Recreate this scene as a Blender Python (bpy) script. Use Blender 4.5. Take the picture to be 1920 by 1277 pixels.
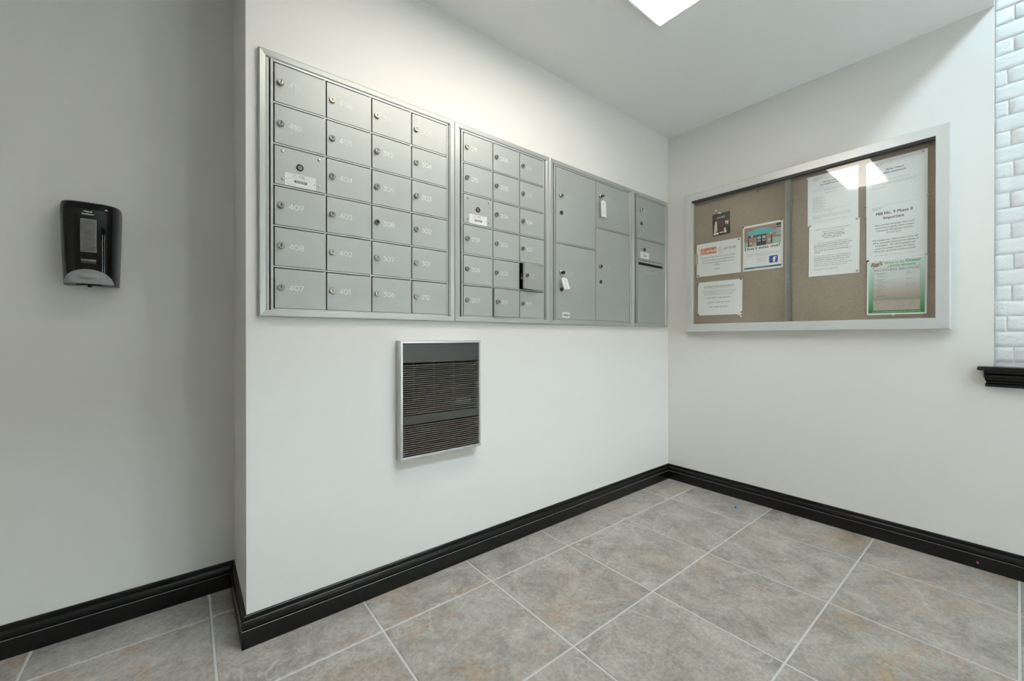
import bpy, bmesh, math, random
from mathutils import Matrix, Vector

for _o in list(bpy.data.objects):
    bpy.data.objects.remove(_o)
SC = bpy.context.scene
COL = SC.collection
PI = math.pi
random.seed(9)

# ------------------------------------------------------------------ camera
F_PX, CY, YAW, PITCH, ROLL = 761.3653, 634.1222, 0.676, -0.0021, -0.0002
CAM = Vector((-2.812, -1.6386, 1.05))
cd = bpy.data.cameras.new('camera')
cd.sensor_fit = 'HORIZONTAL'
cd.sensor_width = 36.0
cd.lens = F_PX / 1920 * 36
cd.shift_y = -(638.5 - CY) / 1920
cd.clip_start = 0.02
co = bpy.data.objects.new('camera', cd)
COL.objects.link(co)
_fw = Vector((math.sin(YAW) * math.cos(PITCH), math.cos(YAW) * math.cos(PITCH), math.sin(PITCH)))
_r = Vector((math.cos(YAW), -math.sin(YAW), 0))
_u = _r.cross(_fw)
_r2 = _r * math.cos(ROLL) + _u * math.sin(ROLL)
_u2 = _r2.cross(_fw)
co.matrix_world = Matrix(((_r2.x, _u2.x, -_fw.x, CAM.x), (_r2.y, _u2.y, -_fw.y, CAM.y),
                          (_r2.z, _u2.z, -_fw.z, CAM.z), (0, 0, 0, 1)))
SC.camera = co

# ------------------------------------------------------------------ world, exposure, light levels
SKY_COLOR = (0.735, 0.89, 1.0)
SKY_STRENGTH = 35.0
LAMP_STRENGTH = 13.0
LAMP_COLOR = (1.0, 0.93, 0.83)
wd = bpy.data.worlds.new('overcast_sky')
wd.use_nodes = True
wd.node_tree.nodes['Background'].inputs[0].default_value = SKY_COLOR + (1,)
wd.node_tree.nodes['Background'].inputs[1].default_value = SKY_STRENGTH
SC.world = wd
vs = SC.view_settings
vs.view_transform = 'Standard'
vs.look = 'None'
vs.exposure = 0.13
vs.gamma = 1.0
vs.use_curve_mapping = False

# ------------------------------------------------------------------ materials
MATS = {}


def mat(name, color, rough=0.5, metal=0.0, bump=0.0, bscale=200.0, var=0.0, vscale=3.0, spec=0.5,
        coat=0.0, emit=None, bdist=0.002, stretch=None):
    if name in MATS:
        return MATS[name]
    m = bpy.data.materials.new(name)
    m.use_nodes = True
    nt = m.node_tree
    b = nt.nodes['Principled BSDF']
    b.inputs['Base Color'].default_value = tuple(color) + (1,)
    b.inputs['Roughness'].default_value = rough
    b.inputs['Metallic'].default_value = metal
    b.inputs['Specular IOR Level'].default_value = spec
    b.inputs['Coat Weight'].default_value = coat
    b.inputs['Coat Roughness'].default_value = 0.06
    if emit:
        b.inputs['Emission Color'].default_value = tuple(emit[0]) + (1,)
        b.inputs['Emission Strength'].default_value = emit[1]
    if bump or var:
        tc = nt.nodes.new('ShaderNodeTexCoord')
        vec = tc.outputs['Object']
        if stretch:
            mp = nt.nodes.new('ShaderNodeMapping')
            mp.inputs['Scale'].default_value = stretch
            nt.links.new(vec, mp.inputs[0])
            vec = mp.outputs[0]
    if bump:
        n = nt.nodes.new('ShaderNodeTexNoise')
        n.inputs['Scale'].default_value = bscale
        n.inputs['Detail'].default_value = 3
        nt.links.new(vec, n.inputs['Vector'])
        bp = nt.nodes.new('ShaderNodeBump')
        bp.inputs['Strength'].default_value = bump
        bp.inputs['Distance'].default_value = bdist
        nt.links.new(n.outputs['Fac'], bp.inputs['Height'])
        nt.links.new(bp.outputs[0], b.inputs['Normal'])
    if var:
        n2 = nt.nodes.new('ShaderNodeTexNoise')
        n2.inputs['Scale'].default_value = vscale
        n2.inputs['Detail'].default_value = 5
        nt.links.new(vec, n2.inputs['Vector'])
        mx = nt.nodes.new('ShaderNodeMix')
        mx.data_type = 'RGBA'
        mx.inputs['A'].default_value = tuple(c * (1 - var) for c in color) + (1,)
        mx.inputs['B'].default_value = tuple(min(1, c * (1 + var)) for c in color) + (1,)
        nt.links.new(n2.outputs['Fac'], mx.inputs['Factor'])
        nt.links.new(mx.outputs['Result'], b.inputs['Base Color'])
    MATS[name] = m
    return m


PAINT = mat('wall_paint', (0.858, 0.837, 0.796), 0.45, bump=0.10, bscale=260, var=0.012, vscale=2.0, bdist=0.0012)
CEIL = mat('ceiling_paint', (0.90, 0.885, 0.86), 0.7, bump=0.05, bscale=300)
BRICKP = mat('painted_brick', (0.84, 0.86, 0.86), 0.42, bump=0.55, bscale=95, bdist=0.003)
TRIMB = mat('black_trim_paint', (0.007, 0.007, 0.007), 0.24, spec=0.32, bump=0.12, bscale=90, stretch=(0.4, 1, 1))
TRIMW = mat('worn_trim_edge', (0.42, 0.41, 0.39), 0.5)
GROUT = mat('grout', (0.62, 0.61, 0.59), 0.85, bump=0.3, bscale=300, var=0.08, vscale=12)
METAL = mat('satin_aluminium', (0.455, 0.475, 0.455), 0.46, metal=0.35, bump=0.03, bscale=500, var=0.05, vscale=6)
METALF = mat('satin_aluminium_trim', (0.50, 0.52, 0.50), 0.38, metal=0.5)
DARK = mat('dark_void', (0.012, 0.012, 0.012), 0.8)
CHROME = mat('nickel_lock', (0.36, 0.34, 0.29), 0.3, metal=1.0)
CHROMEB = mat('bright_nickel', (0.85, 0.85, 0.84), 0.2, metal=1.0)
LOCKD = mat('dark_lock', (0.03, 0.03, 0.028), 0.35, metal=0.6)
RIVET = mat('rivet_metal', (0.50, 0.50, 0.48), 0.28, metal=1.0)
PRINTW = mat('white_print', (0.88, 0.89, 0.87), 0.5)
PRINTF = mat('faded_print', (0.62, 0.64, 0.62), 0.5)
PRINTK = mat('black_print', (0.02, 0.02, 0.025), 0.6)
PRINTG = mat('grey_print', (0.16, 0.16, 0.17), 0.6)
PRINTL = mat('light_grey_print', (0.36, 0.36, 0.36), 0.6)
PLATEW = mat('white_plate', (0.84, 0.84, 0.82), 0.35)
PAPER = mat('white_paper', (0.88, 0.88, 0.85), 0.6, bump=0.04, bscale=14, bdist=0.01)
SLEEVE = mat('paper_in_clear_sleeve', (0.87, 0.88, 0.86), 0.5, coat=0.9, bump=0.05, bscale=9, bdist=0.01)
FRAMEA = mat('board_frame_aluminium', (0.70, 0.70, 0.68), 0.42, metal=0.35, spec=0.5)
TRACKD = mat('dark_track', (0.03, 0.03, 0.03), 0.5)
HFRAME = mat('heater_frame_metal', (0.68, 0.68, 0.67), 0.3, metal=0.7)
HPANEL = mat('heater_panel', (0.060, 0.059, 0.053), 0.38, metal=0.25)
HSLAT = mat('heater_slat', (0.30, 0.29, 0.27), 0.34, metal=0.7)
BLACKG = mat('gloss_black_plastic', (0.004, 0.004, 0.0045), 0.06, spec=0.28)
BLACKM = mat('matte_black_plastic', (0.010, 0.010, 0.010), 0.30, spec=0.30)
GREYP = mat('grey_plastic', (0.36, 0.35, 0.36), 0.32)
SMOKE = mat('smoky_window', (0.15, 0.145, 0.135), 0.12, var=0.65, vscale=48)
LAMPW = mat('lamp_rim', (0.85, 0.85, 0.84), 0.4)
NAVY = mat('navy_print', (0.018, 0.028, 0.10), 0.6)
PURPLE = mat('purple_print', (0.10, 0.02, 0.08), 0.6)
CORAL = mat('coral_print', (0.62, 0.21, 0.10), 0.6)
ROSE = mat('rose_grey_print', (0.30, 0.21, 0.20), 0.6)
FBLUE = mat('blue_print', (0.02, 0.06, 0.33), 0.5)
TEALB = mat('teal_band_print', (0.045, 0.15, 0.20), 0.6)
AWN = mat('awning_print', (0.12, 0.50, 0.52), 0.6, var=0.15, vscale=30)
BRK = mat('brick_print', (0.38, 0.23, 0.19), 0.6, var=0.35, vscale=160)
DOORP = mat('dark_door_print', (0.03, 0.035, 0.03), 0.6, var=0.5, vscale=70)
GREENL = mat('pale_green_print', (0.34, 0.55, 0.43), 0.6, var=0.2, vscale=60)
BROWN = mat('brown_print', (0.40, 0.23, 0.16), 0.6)
GREEND = mat('dark_green_print', (0.03, 0.25, 0.10), 0.6)
CREAM = mat('cream_print', (0.70, 0.60, 0.42), 0.6)
FLYK = mat('flyer_black_print', (0.02, 0.016, 0.016), 0.4, coat=0.3)
MAROON = mat('maroon_print', (0.09, 0.02, 0.028), 0.5)
BLACKPIN = mat('black_pin', (0.02, 0.02, 0.022), 0.3)
GREENPIN = mat('green_pin', (0.01, 0.12, 0.04), 0.3)
WHITEPIN = mat('white_pin', (0.85, 0.85, 0.83), 0.3)
SILVERPIN = mat('silver_pin', (0.62, 0.60, 0.57), 0.2, metal=1.0)
TAPE = mat('clear_tape', (0.55, 0.54, 0.48), 0.3)
BLUEBIT = mat('blue_scrap', (0.06, 0.42, 0.85), 0.3)
PINKBIT = mat('pink_dot', (0.75, 0.03, 0.35), 0.4)
EXTW = mat('exterior_paving', (0.50, 0.495, 0.48), 0.9)


def tile_material():
    m = bpy.data.materials.new('slate_tile')
    m.use_nodes = True
    nt = m.node_tree
    N, L = nt.nodes, nt.links
    b = N['Principled BSDF']
    tc = N.new('ShaderNodeTexCoord')
    oi = N.new('ShaderNodeObjectInfo')
    mul = N.new('ShaderNodeMath'); mul.operation = 'MULTIPLY'; mul.inputs[1].default_value = 37.0
    L.new(oi.outputs['Random'], mul.inputs[0])
    add = N.new('ShaderNodeVectorMath'); add.operation = 'ADD'
    cmb = N.new('ShaderNodeCombineXYZ')
    L.new(mul.outputs[0], cmb.inputs[0]); L.new(mul.outputs[0], cmb.inputs[2])
    L.new(tc.outputs['Object'], add.inputs[0]); L.new(cmb.outputs[0], add.inputs[1])
    V = add.outputs[0]

    def noise(scale, detail=6, rough=0.6, dist=0.0, off=None):
        n = N.new('ShaderNodeTexNoise')
        n.inputs['Scale'].default_value = scale
        n.inputs['Detail'].default_value = detail
        n.inputs['Roughness'].default_value = rough
        n.inputs['Distortion'].default_value = dist
        if off:
            v = N.new('ShaderNodeVectorMath'); v.operation = 'ADD'
            v.inputs[1].default_value = off
            L.new(V, v.inputs[0]); L.new(v.outputs[0], n.inputs['Vector'])
        else:
            L.new(V, n.inputs['Vector'])
        return n.outputs['Fac']

    def ramp(fac, stops):
        r = N.new('ShaderNodeValToRGB')
        e = r.color_ramp.elements
        e[0].position, e[0].color = stops[0][0], tuple(stops[0][1]) + (1,)
        e[1].position, e[1].color = stops[-1][0], tuple(stops[-1][1]) + (1,)
        for p, c in stops[1:-1]:
            q = e.new(p); q.color = tuple(c) + (1,)
        L.new(fac, r.inputs[0])
        return r.outputs[0]

    def mix(fac, a, c, blend='MIX'):
        x = N.new('ShaderNodeMix'); x.data_type = 'RGBA'; x.blend_type = blend
        for s, v in ((x.inputs['Factor'], fac), (x.inputs['A'], a), (x.inputs['B'], c)):
            if isinstance(v, (int, float)):
                s.default_value = v
            elif isinstance(v, tuple):
                s.default_value = v + (1,)
            else:
                L.new(v, s)
        return x.outputs['Result']
    base = ramp(noise(6, 10, 0.72, 0.6), [(0.31, (0.235, 0.207, 0.180)), (0.5, (0.380, 0.340, 0.300)), (0.68, (0.515, 0.470, 0.422))])
    # warm rust patches, stronger on some tiles than on others
    rust = ramp(noise(4.6, 11, 0.80, 0.5, (5, 3, 1)), [(0.515, (0, 0, 0)), (0.61, (1, 1, 1))])
    wh = N.new('ShaderNodeTexWhiteNoise'); wh.noise_dimensions = '1D'
    L.new(oi.outputs['Random'], wh.inputs['W'])
    rm = N.new('ShaderNodeMapRange')
    rm.inputs[1].default_value = 0.25; rm.inputs[2].default_value = 1.0
    rm.inputs[3].default_value = 0.05; rm.inputs[4].default_value = 0.75
    L.new(wh.outputs['Value'], rm.inputs[0])
    rf = N.new('ShaderNodeMath'); rf.operation = 'MULTIPLY'
    L.new(rust, rf.inputs[0]); L.new(rm.outputs[0], rf.inputs[1])
    c1 = mix(rf.outputs[0], base, (0.44, 0.27, 0.15))
    # fine speckle
    sp = ramp(noise(70, 9, 0.78), [(0.40, (0.76, 0.76, 0.76)), (0.60, (1.2, 1.2, 1.2))])
    c2 = mix(0.8, c1, sp, 'MULTIPLY')
    # pale cleft veins
    vn = noise(2.3, 4, 0.52, 0.25, (11, 2, 7))
    vs_ = ramp(vn, [(0.4955, (0, 0, 0)), (0.5, (1, 1, 1)), (0.5045, (0, 0, 0))])
    brk = ramp(noise(5, 3, 0.5, 0, (1, 9, 4)), [(0.40, (0, 0, 0)), (0.52, (1, 1, 1))])
    vm = N.new('ShaderNodeMath'); vm.operation = 'MULTIPLY'
    L.new(vs_, vm.inputs[0]); L.new(brk, vm.inputs[1])
    vm2 = N.new('ShaderNodeMath'); vm2.operation = 'MULTIPLY'; vm2.inputs[1].default_value = 0.55
    L.new(vm.outputs[0], vm2.inputs[0])
    c3 = mix(vm2.outputs[0], c2, (0.62, 0.59, 0.55))
    L.new(c3, b.inputs['Base Color'])
    rr = ramp(noise(14, 4), [(0.3, (0.30, 0.30, 0.30)), (0.7, (0.46, 0.46, 0.46))])
    L.new(rr, b.inputs['Roughness'])
    bh = N.new('ShaderNodeMath'); bh.operation = 'ADD'
    L.new(noise(16, 6, 0.65, 0.3), bh.inputs[0]); L.new(vm.outputs[0], bh.inputs[1])
    bp = N.new('ShaderNodeBump'); bp.inputs['Strength'].default_value = 0.35; bp.inputs['Distance'].default_value = 0.004
    L.new(bh.outputs[0], bp.inputs['Height']); L.new(bp.outputs[0], b.inputs['Normal'])
    return m


def cork_material():
    m = bpy.data.materials.new('cork')
    m.use_nodes = True
    nt = m.node_tree; N, L = nt.nodes, nt.links
    b = N['Principled BSDF']; b.inputs['Roughness'].default_value = 0.85
    tc = N.new('ShaderNodeTexCoord')
    n = N.new('ShaderNodeTexNoise'); n.inputs['Scale'].default_value = 330; n.inputs['Detail'].default_value = 4
    n3 = N.new('ShaderNodeTexNoise'); n3.inputs['Scale'].default_value = 4; n3.inputs['Detail'].default_value = 3
    L.new(tc.outputs['Object'], n.inputs['Vector']); L.new(tc.outputs['Object'], n3.inputs['Vector'])
    r = N.new('ShaderNodeValToRGB')
    e = r.color_ramp.elements
    e[0].position = 0.26; e[0].color = (0.22, 0.165, 0.115, 1)
    e[1].position = 0.62; e[1].color = (0.47, 0.385, 0.295, 1)
    q = e.new(0.44); q.color = (0.40, 0.32, 0.24, 1)
    L.new(n.outputs['Fac'], r.inputs[0])
    x = N.new('ShaderNodeMix'); x.data_type = 'RGBA'; x.blend_type = 'MULTIPLY'; x.inputs['Factor'].default_value = 0.35
    L.new(r.outputs[0], x.inputs['A']); L.new(n3.outputs['Fac'], x.inputs['B'])
    L.new(x.outputs['Result'], b.inputs['Base Color'])
    bp = N.new('ShaderNodeBump'); bp.inputs['Strength'].default_value = 0.2; bp.inputs['Distance'].default_value = 0.001
    L.new(n.outputs['Fac'], bp.inputs['Height']); L.new(bp.outputs[0], b.inputs['Normal'])
    return m


def glass_material(name, tint, f0=0.04):
    m = bpy.data.materials.new(name)
    m.use_nodes = True
    nt = m.node_tree; N, L = nt.nodes, nt.links
    N.remove(N['Principled BSDF'])
    t = N.new('ShaderNodeBsdfTransparent'); t.inputs[0].default_value = tint + (1,)
    g = N.new('ShaderNodeBsdfGlossy'); g.inputs['Roughness'].default_value = 0.012
    # Schlick reflectance, the same from either side of the pane
    ge = N.new('ShaderNodeNewGeometry')
    dt = N.new('ShaderNodeVectorMath'); dt.operation = 'DOT_PRODUCT'
    L.new(ge.outputs['Normal'], dt.inputs[0]); L.new(ge.outputs['Incoming'], dt.inputs[1])

    def math_(op, a, b_=None):
        n = N.new('ShaderNodeMath'); n.operation = op
        for i, v in enumerate((a, b_)):
            if v is None: continue
            if isinstance(v, (int, float)): n.inputs[i].default_value = v
            else: L.new(v, n.inputs[i])
        return n.outputs[0]
    pw = math_('POWER', math_('SUBTRACT', 1.0, math_('ABSOLUTE', dt.outputs['Value'])), 5.0)
    fr = math_('ADD', math_('MULTIPLY', pw, 0.5), f0)
    x = N.new('ShaderNodeMixShader')
    L.new(fr, x.inputs[0]); L.new(t.outputs[0], x.inputs[1]); L.new(g.outputs[0], x.inputs[2])
    L.new(x.outputs[0], N['Material Output'].inputs[0])
    return m


def lamp_material():
    m = bpy.data.materials.new('lamp_lens')
    m.use_nodes = True
    nt = m.node_tree; N, L = nt.nodes, nt.links
    N.remove(N['Principled BSDF'])
    em = N.new('ShaderNodeEmission')
    em.inputs[0].default_value = LAMP_COLOR + (1,)
    em.inputs[1].default_value = LAMP_STRENGTH
    L.new(em.outputs[0], N['Material Output'].inputs[0])
    return m


def gradient_material(name, lo, hi, z0, z1):
    """print that runs from colour lo at local height z0 to colour hi at z1"""
    m = bpy.data.materials.new(name)
    m.use_nodes = True
    nt = m.node_tree; N, L = nt.nodes, nt.links
    b = N['Principled BSDF']; b.inputs['Roughness'].default_value = 0.55
    tc = N.new('ShaderNodeTexCoord'); s = N.new('ShaderNodeSeparateXYZ')
    L.new(tc.outputs['Object'], s.inputs[0])
    mr = N.new('ShaderNodeMapRange')
    mr.inputs[1].default_value = z0; mr.inputs[2].default_value = z1
    L.new(s.outputs['Y'], mr.inputs[0])
    x = N.new('ShaderNodeMix'); x.data_type = 'RGBA'
    x.inputs['A'].default_value = lo + (1,); x.inputs['B'].default_value = hi + (1,)
    L.new(mr.outputs[0], x.inputs['Factor']); L.new(x.outputs['Result'], b.inputs['Base Color'])
    return m


TILE = tile_material()
CORK = cork_material()
GLASS = glass_material('cabinet_glass', (0.995, 1.0, 0.997), 0.026)
WGLASS = glass_material('window_glass', (0.96, 0.98, 0.98))
LENS = lamp_material()

# ------------------------------------------------------------------ helpers


class MB:
    """collects shapes, each face with a material slot, and links them as one mesh object"""

    def __init__(s):
        s.bm = bmesh.new()

    def faces(s, verts, faces, mi=0, smooth=False):
        vv = [s.bm.verts.new(v) for v in verts]
        for f in faces:
            try:
                q = s.bm.faces.new([vv[i] for i in f])
                q.material_index = mi
                q.smooth = smooth
            except ValueError:
                pass
        return s

    def box(s, x0, x1, y0, y1, z0, z1, mi=0, bev=0.0, seg=1):
        v = [(x, y, z) for x in (x0, x1) for y in (y0, y1) for z in (z0, z1)]
        f = [(0, 1, 3, 2), (4, 6, 7, 5), (0, 4, 5, 1), (2, 3, 7, 6), (0, 2, 6, 4), (1, 5, 7, 3)]
        if bev <= 0:
            return s.faces(v, f, mi)
        b2 = bmesh.new()
        vv = [b2.verts.new(p) for p in v]
        for q in f:
            b2.faces.new([vv[i] for i in q])
        bmesh.ops.bevel(b2, geom=b2.edges[:], offset=bev, segments=seg, affect='EDGES', profile=0.6)
        return s.take(b2, mi)

    def take(s, b2, mi=0, smooth=False, M=None):
        b2.verts.index_update()
        vs_ = [(M @ v.co) if M else v.co.copy() for v in b2.verts]
        s.faces(vs_, [[v.index for v in f.verts] for f in b2.faces], mi, smooth)
        b2.free()
        return s

    def prism(s, pts, z0, z1, mi=0):
        """extrude a closed xy outline (ccw) between two z"""
        n = len(pts)
        v = [(p[0], p[1], z0) for p in pts] + [(p[0], p[1], z1) for p in pts]
        f = [list(range(n))[::-1], list(range(n, 2 * n))] + [(i, (i + 1) % n, n + (i + 1) % n, n + i) for i in range(n)]
        return s.faces(v, f, mi)

    def lathe(s, prof, n=20, mi=0, M=None, smooth=True, mis=None):
        """prof: (radius, height) about local z"""
        for k in range(len(prof) - 1):
            (r0, h0), (r1, h1) = prof[k], prof[k + 1]
            v, f = [], []
            for i in range(n):
                a = 2 * PI * i / n
                v += [Vector((r0 * math.cos(a), r0 * math.sin(a), h0)), Vector((r1 * math.cos(a), r1 * math.sin(a), h1))]
            for i in range(n):
                j = (i + 1) % n
                f.append((2 * i, 2 * j, 2 * j + 1, 2 * i + 1))
            if M:
                v = [M @ p for p in v]
            s.faces(v, f, mis[k] if mis else mi, smooth)
        return s

    def tube(s, pts, r, n=8, mi=0):
        pts = [Vector(p) for p in pts]
        rings = []
        for i, p in enumerate(pts):
            d = (pts[min(i + 1, len(pts) - 1)] - pts[max(i - 1, 0)]).normalized()
            a = d.orthogonal().normalized() if i == 0 else (rings_a - d * rings_a.dot(d)).normalized()
            rings_a = a
            b = d.cross(a)
            rings.append([p + (a * math.cos(2 * PI * k / n) + b * math.sin(2 * PI * k / n)) * r for k in range(n)])
        v = [q for rg in rings for q in rg]
        f = [(i * n + k, i * n + (k + 1) % n, (i + 1) * n + (k + 1) % n, (i + 1) * n + k) for i in range(len(pts) - 1) for k in range(n)]
        f += [list(range(n))[::-1], list(range((len(pts) - 1) * n, len(pts) * n))]
        return s.faces(v, f, mi, True)

    def loft(s, rings, mi=0, closed=False, smooth=True):
        n = len(rings[0])
        v = [p for rg in rings for p in rg]
        m_ = n if closed else n - 1
        f = [(i * n + k, i * n + (k + 1) % n, (i + 1) * n + (k + 1) % n, (i + 1) * n + k) for i in range(len(rings) - 1) for k in range(m_)]
        return s.faces(v, f, mi, smooth)

    def rect(s, x0, x1, y0, y1, z=0.0, mi=0):
        return s.faces([(x0, y0, z), (x1, y0, z), (x1, y1, z), (x0, y1, z)], [(0, 1, 2, 3)], mi)

    def stroke(s, pts, w, z=0.0, mi=0):
        """flat pen stroke through xy points"""
        h = w / 2
        for (ax, ay), (bx, by) in zip(pts[:-1], pts[1:]):
            s.lift = (getattr(s, 'lift', 0) + 1) % 60
            z_ = z + s.lift * 4e-6
            L = math.hypot(bx - ax, by - ay) or 1e-9
            nx, ny = -(by - ay) / L * h, (bx - ax) / L * h
            s.faces([(ax - nx, ay - ny, z_), (bx - nx, by - ny, z_), (bx + nx, by + ny, z_), (ax + nx, ay + ny, z_)], [(0, 1, 2, 3)], mi)
        for (ax, ay) in pts:
            s.lift = (getattr(s, 'lift', 0) + 1) % 60
            z_ = z + s.lift * 4e-6
            s.faces([(ax + h * math.cos(k * PI / 4), ay + h * math.sin(k * PI / 4), z_) for k in range(8)], [tuple(range(8))], mi)
        return s

    def mesh(s, name, mats):
        me = bpy.data.meshes.new(name)
        s.bm.normal_update()
        s.bm.to_mesh(me)
        s.bm.free()
        for m in (mats if isinstance(mats, (list, tuple)) else [mats]):
            me.materials.append(m)
        return me

    def build(s, name, mats, parent=None, M=None):
        return link(name, s.mesh(name, mats), parent, M)


def link(name, data, parent=None, M=None):
    o = bpy.data.objects.new(name, data)
    COL.objects.link(o)
    if parent is not None:
        o.parent = parent
    if M is not None:
        o.matrix_local = M
    return o


def tag(o, label=None, cat=None, group=None, kind=None):
    if label: o['label'] = label
    if cat: o['category'] = cat
    if group: o['group'] = group
    if kind: o['kind'] = kind
    return o


def thing(name, label, cat, M, group=None):
    o = link(name, None, None, M)
    o.empty_display_size = 0.05
    return tag(o, label, cat, group)


def struct(o):
    o['kind'] = 'structure'
    return o


def copy_tree(o, parent=None):
    c = o.copy()
    COL.objects.link(c)
    c.parent = parent
    for ch in list(o.children):
        copy_tree(ch, c)
    return c


def frameM(origin, X, Y, Z):
    return Matrix(((X[0], Y[0], Z[0], origin[0]), (X[1], Y[1], Z[1], origin[1]), (X[2], Y[2], Z[2], origin[2]), (0, 0, 0, 1)))


def on_mail(x, z, d=0.0, yw=0.0):
    """local x right, y up, z out of the mailbox wall"""
    return frameM((x, yw - d, z), (1, 0, 0), (0, 0, 1), (0, -1, 0))


def on_right(y, z, d=0.0):
    """local x right, y up, z out of the notice board wall"""
    return frameM((-d, y, z), (0, -1, 0), (0, 0, 1), (-1, 0, 0))


T = Matrix.Translation

# --- lettering: the built-in outline font, turned into mesh and fitted to a box


def text_mesh_into(mb, s, x0, x1, y0, h, z=0.0, mi=0, bold=0.0, shear=0.0, rot=0.0, align='FIT'):
    """string s with its left at x0, width x1-x0 (FIT) and cap height h on base line y0"""
    cu = bpy.data.curves.new('t', 'FONT')
    cu.body = s
    cu.size = 1.0
    cu.shear = shear
    cu.resolution_u = 2
    ob = bpy.data.objects.new('t', cu)
    me = bpy.data.meshes.new_from_object(ob)
    if len(me.vertices):
        xs = [v.co.x for v in me.vertices]
        a, b = min(xs), max(xs)
        sx = (x1 - x0) / max(b - a, 1e-6)
        sy = h / 0.70
        fs = [tuple(p.vertices) for p in me.polygons]
        # heavier type: the outline printed again with small shifts
        for q, dx in enumerate((0.0,) if bold < 0.004 else (-bold, bold) if bold < 0.016 else (-bold, 0.0, bold)):
            vv = [(x0 + (v.co.x - a) * sx + dx * sy, y0 + v.co.y * sy + (v.co.x - a) * sx * rot, z + q * 8e-6) for v in me.vertices]
            mb.faces(vv, fs, mi)
    bpy.data.objects.remove(ob)
    bpy.data.curves.remove(cu)
    bpy.data.meshes.remove(me)


def arc(cx, cy, rx, ry, a0, a1, n=12):
    return [(cx + rx * math.cos(math.radians(a0 + (a1 - a0) * i / n)), cy + ry * math.sin(math.radians(a0 + (a1 - a0) * i / n))) for i in range(n + 1)]


# engraved single-stroke lettering, cap height 1
STROKES = {
    '0': (0.80, [arc(0.40, 0.5, 0.40, 0.5, 90, 450, 20)]),
    '1': (0.28, [[(0.0, 0.78), (0.26, 1.0), (0.26, 0.0)]]),
    '2': (0.66, [arc(0.33, 0.70, 0.32, 0.30, 170, -38, 12) + [(0.02, 0.0), (0.66, 0.0)]]),
    '3': (0.66, [[(0.03, 1.0), (0.62, 1.0), (0.28, 0.60)] + arc(0.31, 0.31, 0.34, 0.31, 80, -150, 14)]),
    '4': (0.74, [[(0.56, 0.0), (0.56, 1.0), (0.0, 0.28), (0.74, 0.28)]]),
    '5': (0.66, [[(0.60, 1.0), (0.14, 1.0), (0.08, 0.55)] + arc(0.32, 0.32, 0.34, 0.32, 125, -150, 14)]),
    '6': (0.68, [arc(0.34, 0.31, 0.34, 0.31, 0, 360, 18), [(0.03, 0.42), (0.46, 1.0)]]),
    '7': (0.66, [[(0.0, 1.0), (0.66, 1.0), (0.22, 0.0)]]),
    '8': (0.68, [arc(0.34, 0.75, 0.28, 0.25, 0, 360, 16), arc(0.34, 0.26, 0.34, 0.26, 0, 360, 16)]),
    '9': (0.68, [arc(0.34, 0.69, 0.34, 0.31, 0, 360, 18), [(0.65, 0.58), (0.22, 0.0)]]),
    'P': (0.60, [[(0, 0), (0, 1), (0.32, 1)] + arc(0.32, 0.74, 0.26, 0.26, 90, -90, 8) + [(0, 0.48)]]),
    'L': (0.55, [[(0, 1), (0, 0), (0.52, 0)]]),
    '-': (0.45, [[(0.05, 0.45), (0.40, 0.45)]]),
    'O': (0.80, [arc(0.40, 0.5, 0.40, 0.5, 90, 450, 20)]),
    'U': (0.68, [[(0, 1), (0, 0.34)] + arc(0.34, 0.34, 0.34, 0.34, 180, 360, 10) + [(0.68, 1)]]),
    'T': (0.66, [[(0, 1), (0.66, 1)], [(0.33, 1), (0.33, 0)]]),
    'G': (0.82, [arc(0.42, 0.5, 0.42, 0.5, 40, 320, 16) + [(0.82, 0.45), (0.50, 0.45)]]),
    'I': (0.05, [[(0.02, 0), (0.02, 1)]]),
    'N': (0.66, [[(0, 0), (0, 1), (0.66, 0), (0.66, 1)]]),
    'M': (0.80, [[(0, 0), (0, 1), (0.40, 0.25), (0.80, 1), (0.80, 0)]]),
    'A': (0.74, [[(0, 0), (0.37, 1), (0.74, 0)], [(0.14, 0.34), (0.60, 0.34)]]),
    'S': (0.60, [arc(0.30, 0.75, 0.28, 0.25, 30, 250, 9) + arc(0.30, 0.25, 0.30, 0.25, 90, -150, 10)]),
    '.': (0.08, [[(0.04, 0.0), (0.05, 0.02)]]),
    ' ': (0.40, []),
}


def engraved(mb, s, x, y, h, w=0.11, gap=0.20, mi=0, z=0.0, sx=1.0):
    for ch in s:
        adv, lines = STROKES[ch]
        for ln in lines:
            mb.stroke([(x + px * h * sx, y + py * h) for px, py in ln], w * h, z, mi)
        x += (adv + gap) * h * sx
    return x


# ------------------------------------------------------------------ the setting
H = 2.5285           # low ceiling
XL = -2.6541         # outer corner of the mailbox wall
YR = 0.4415          # face of the set-back wall
EDGE = -1.5706       # end of the low ceiling and of the plaster on the right wall
XW, YF, HT = -4.9, -3.0, 5.0    # far left end, street front, tall ceiling
BH, BT = 0.1075, 0.015
ZL = 0.920           # ledge top

# mailbox wall: face with an opening for the mailbox units, the outer corner and its return
mb = MB()
ox0, ox1, oz0, oz1 = -2.606, -0.048, 1.135, 2.032
xs_, zs_ = [XL, ox0, ox1, 0.0], [0.0, oz0, oz1, H]
for i in range(3):
    for k in range(3):
        if i == 1 and k == 1:
            continue
        mb.faces([(xs_[i], 0, zs_[k]), (xs_[i + 1], 0, zs_[k]), (xs_[i + 1], 0, zs_[k + 1]), (xs_[i], 0, zs_[k + 1])], [(0, 1, 2, 3)])
mb.faces([(XL, YR + 0.1, 0), (XL, 0, 0), (XL, 0, H), (XL, YR + 0.1, H)], [(0, 1, 2, 3)])
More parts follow.
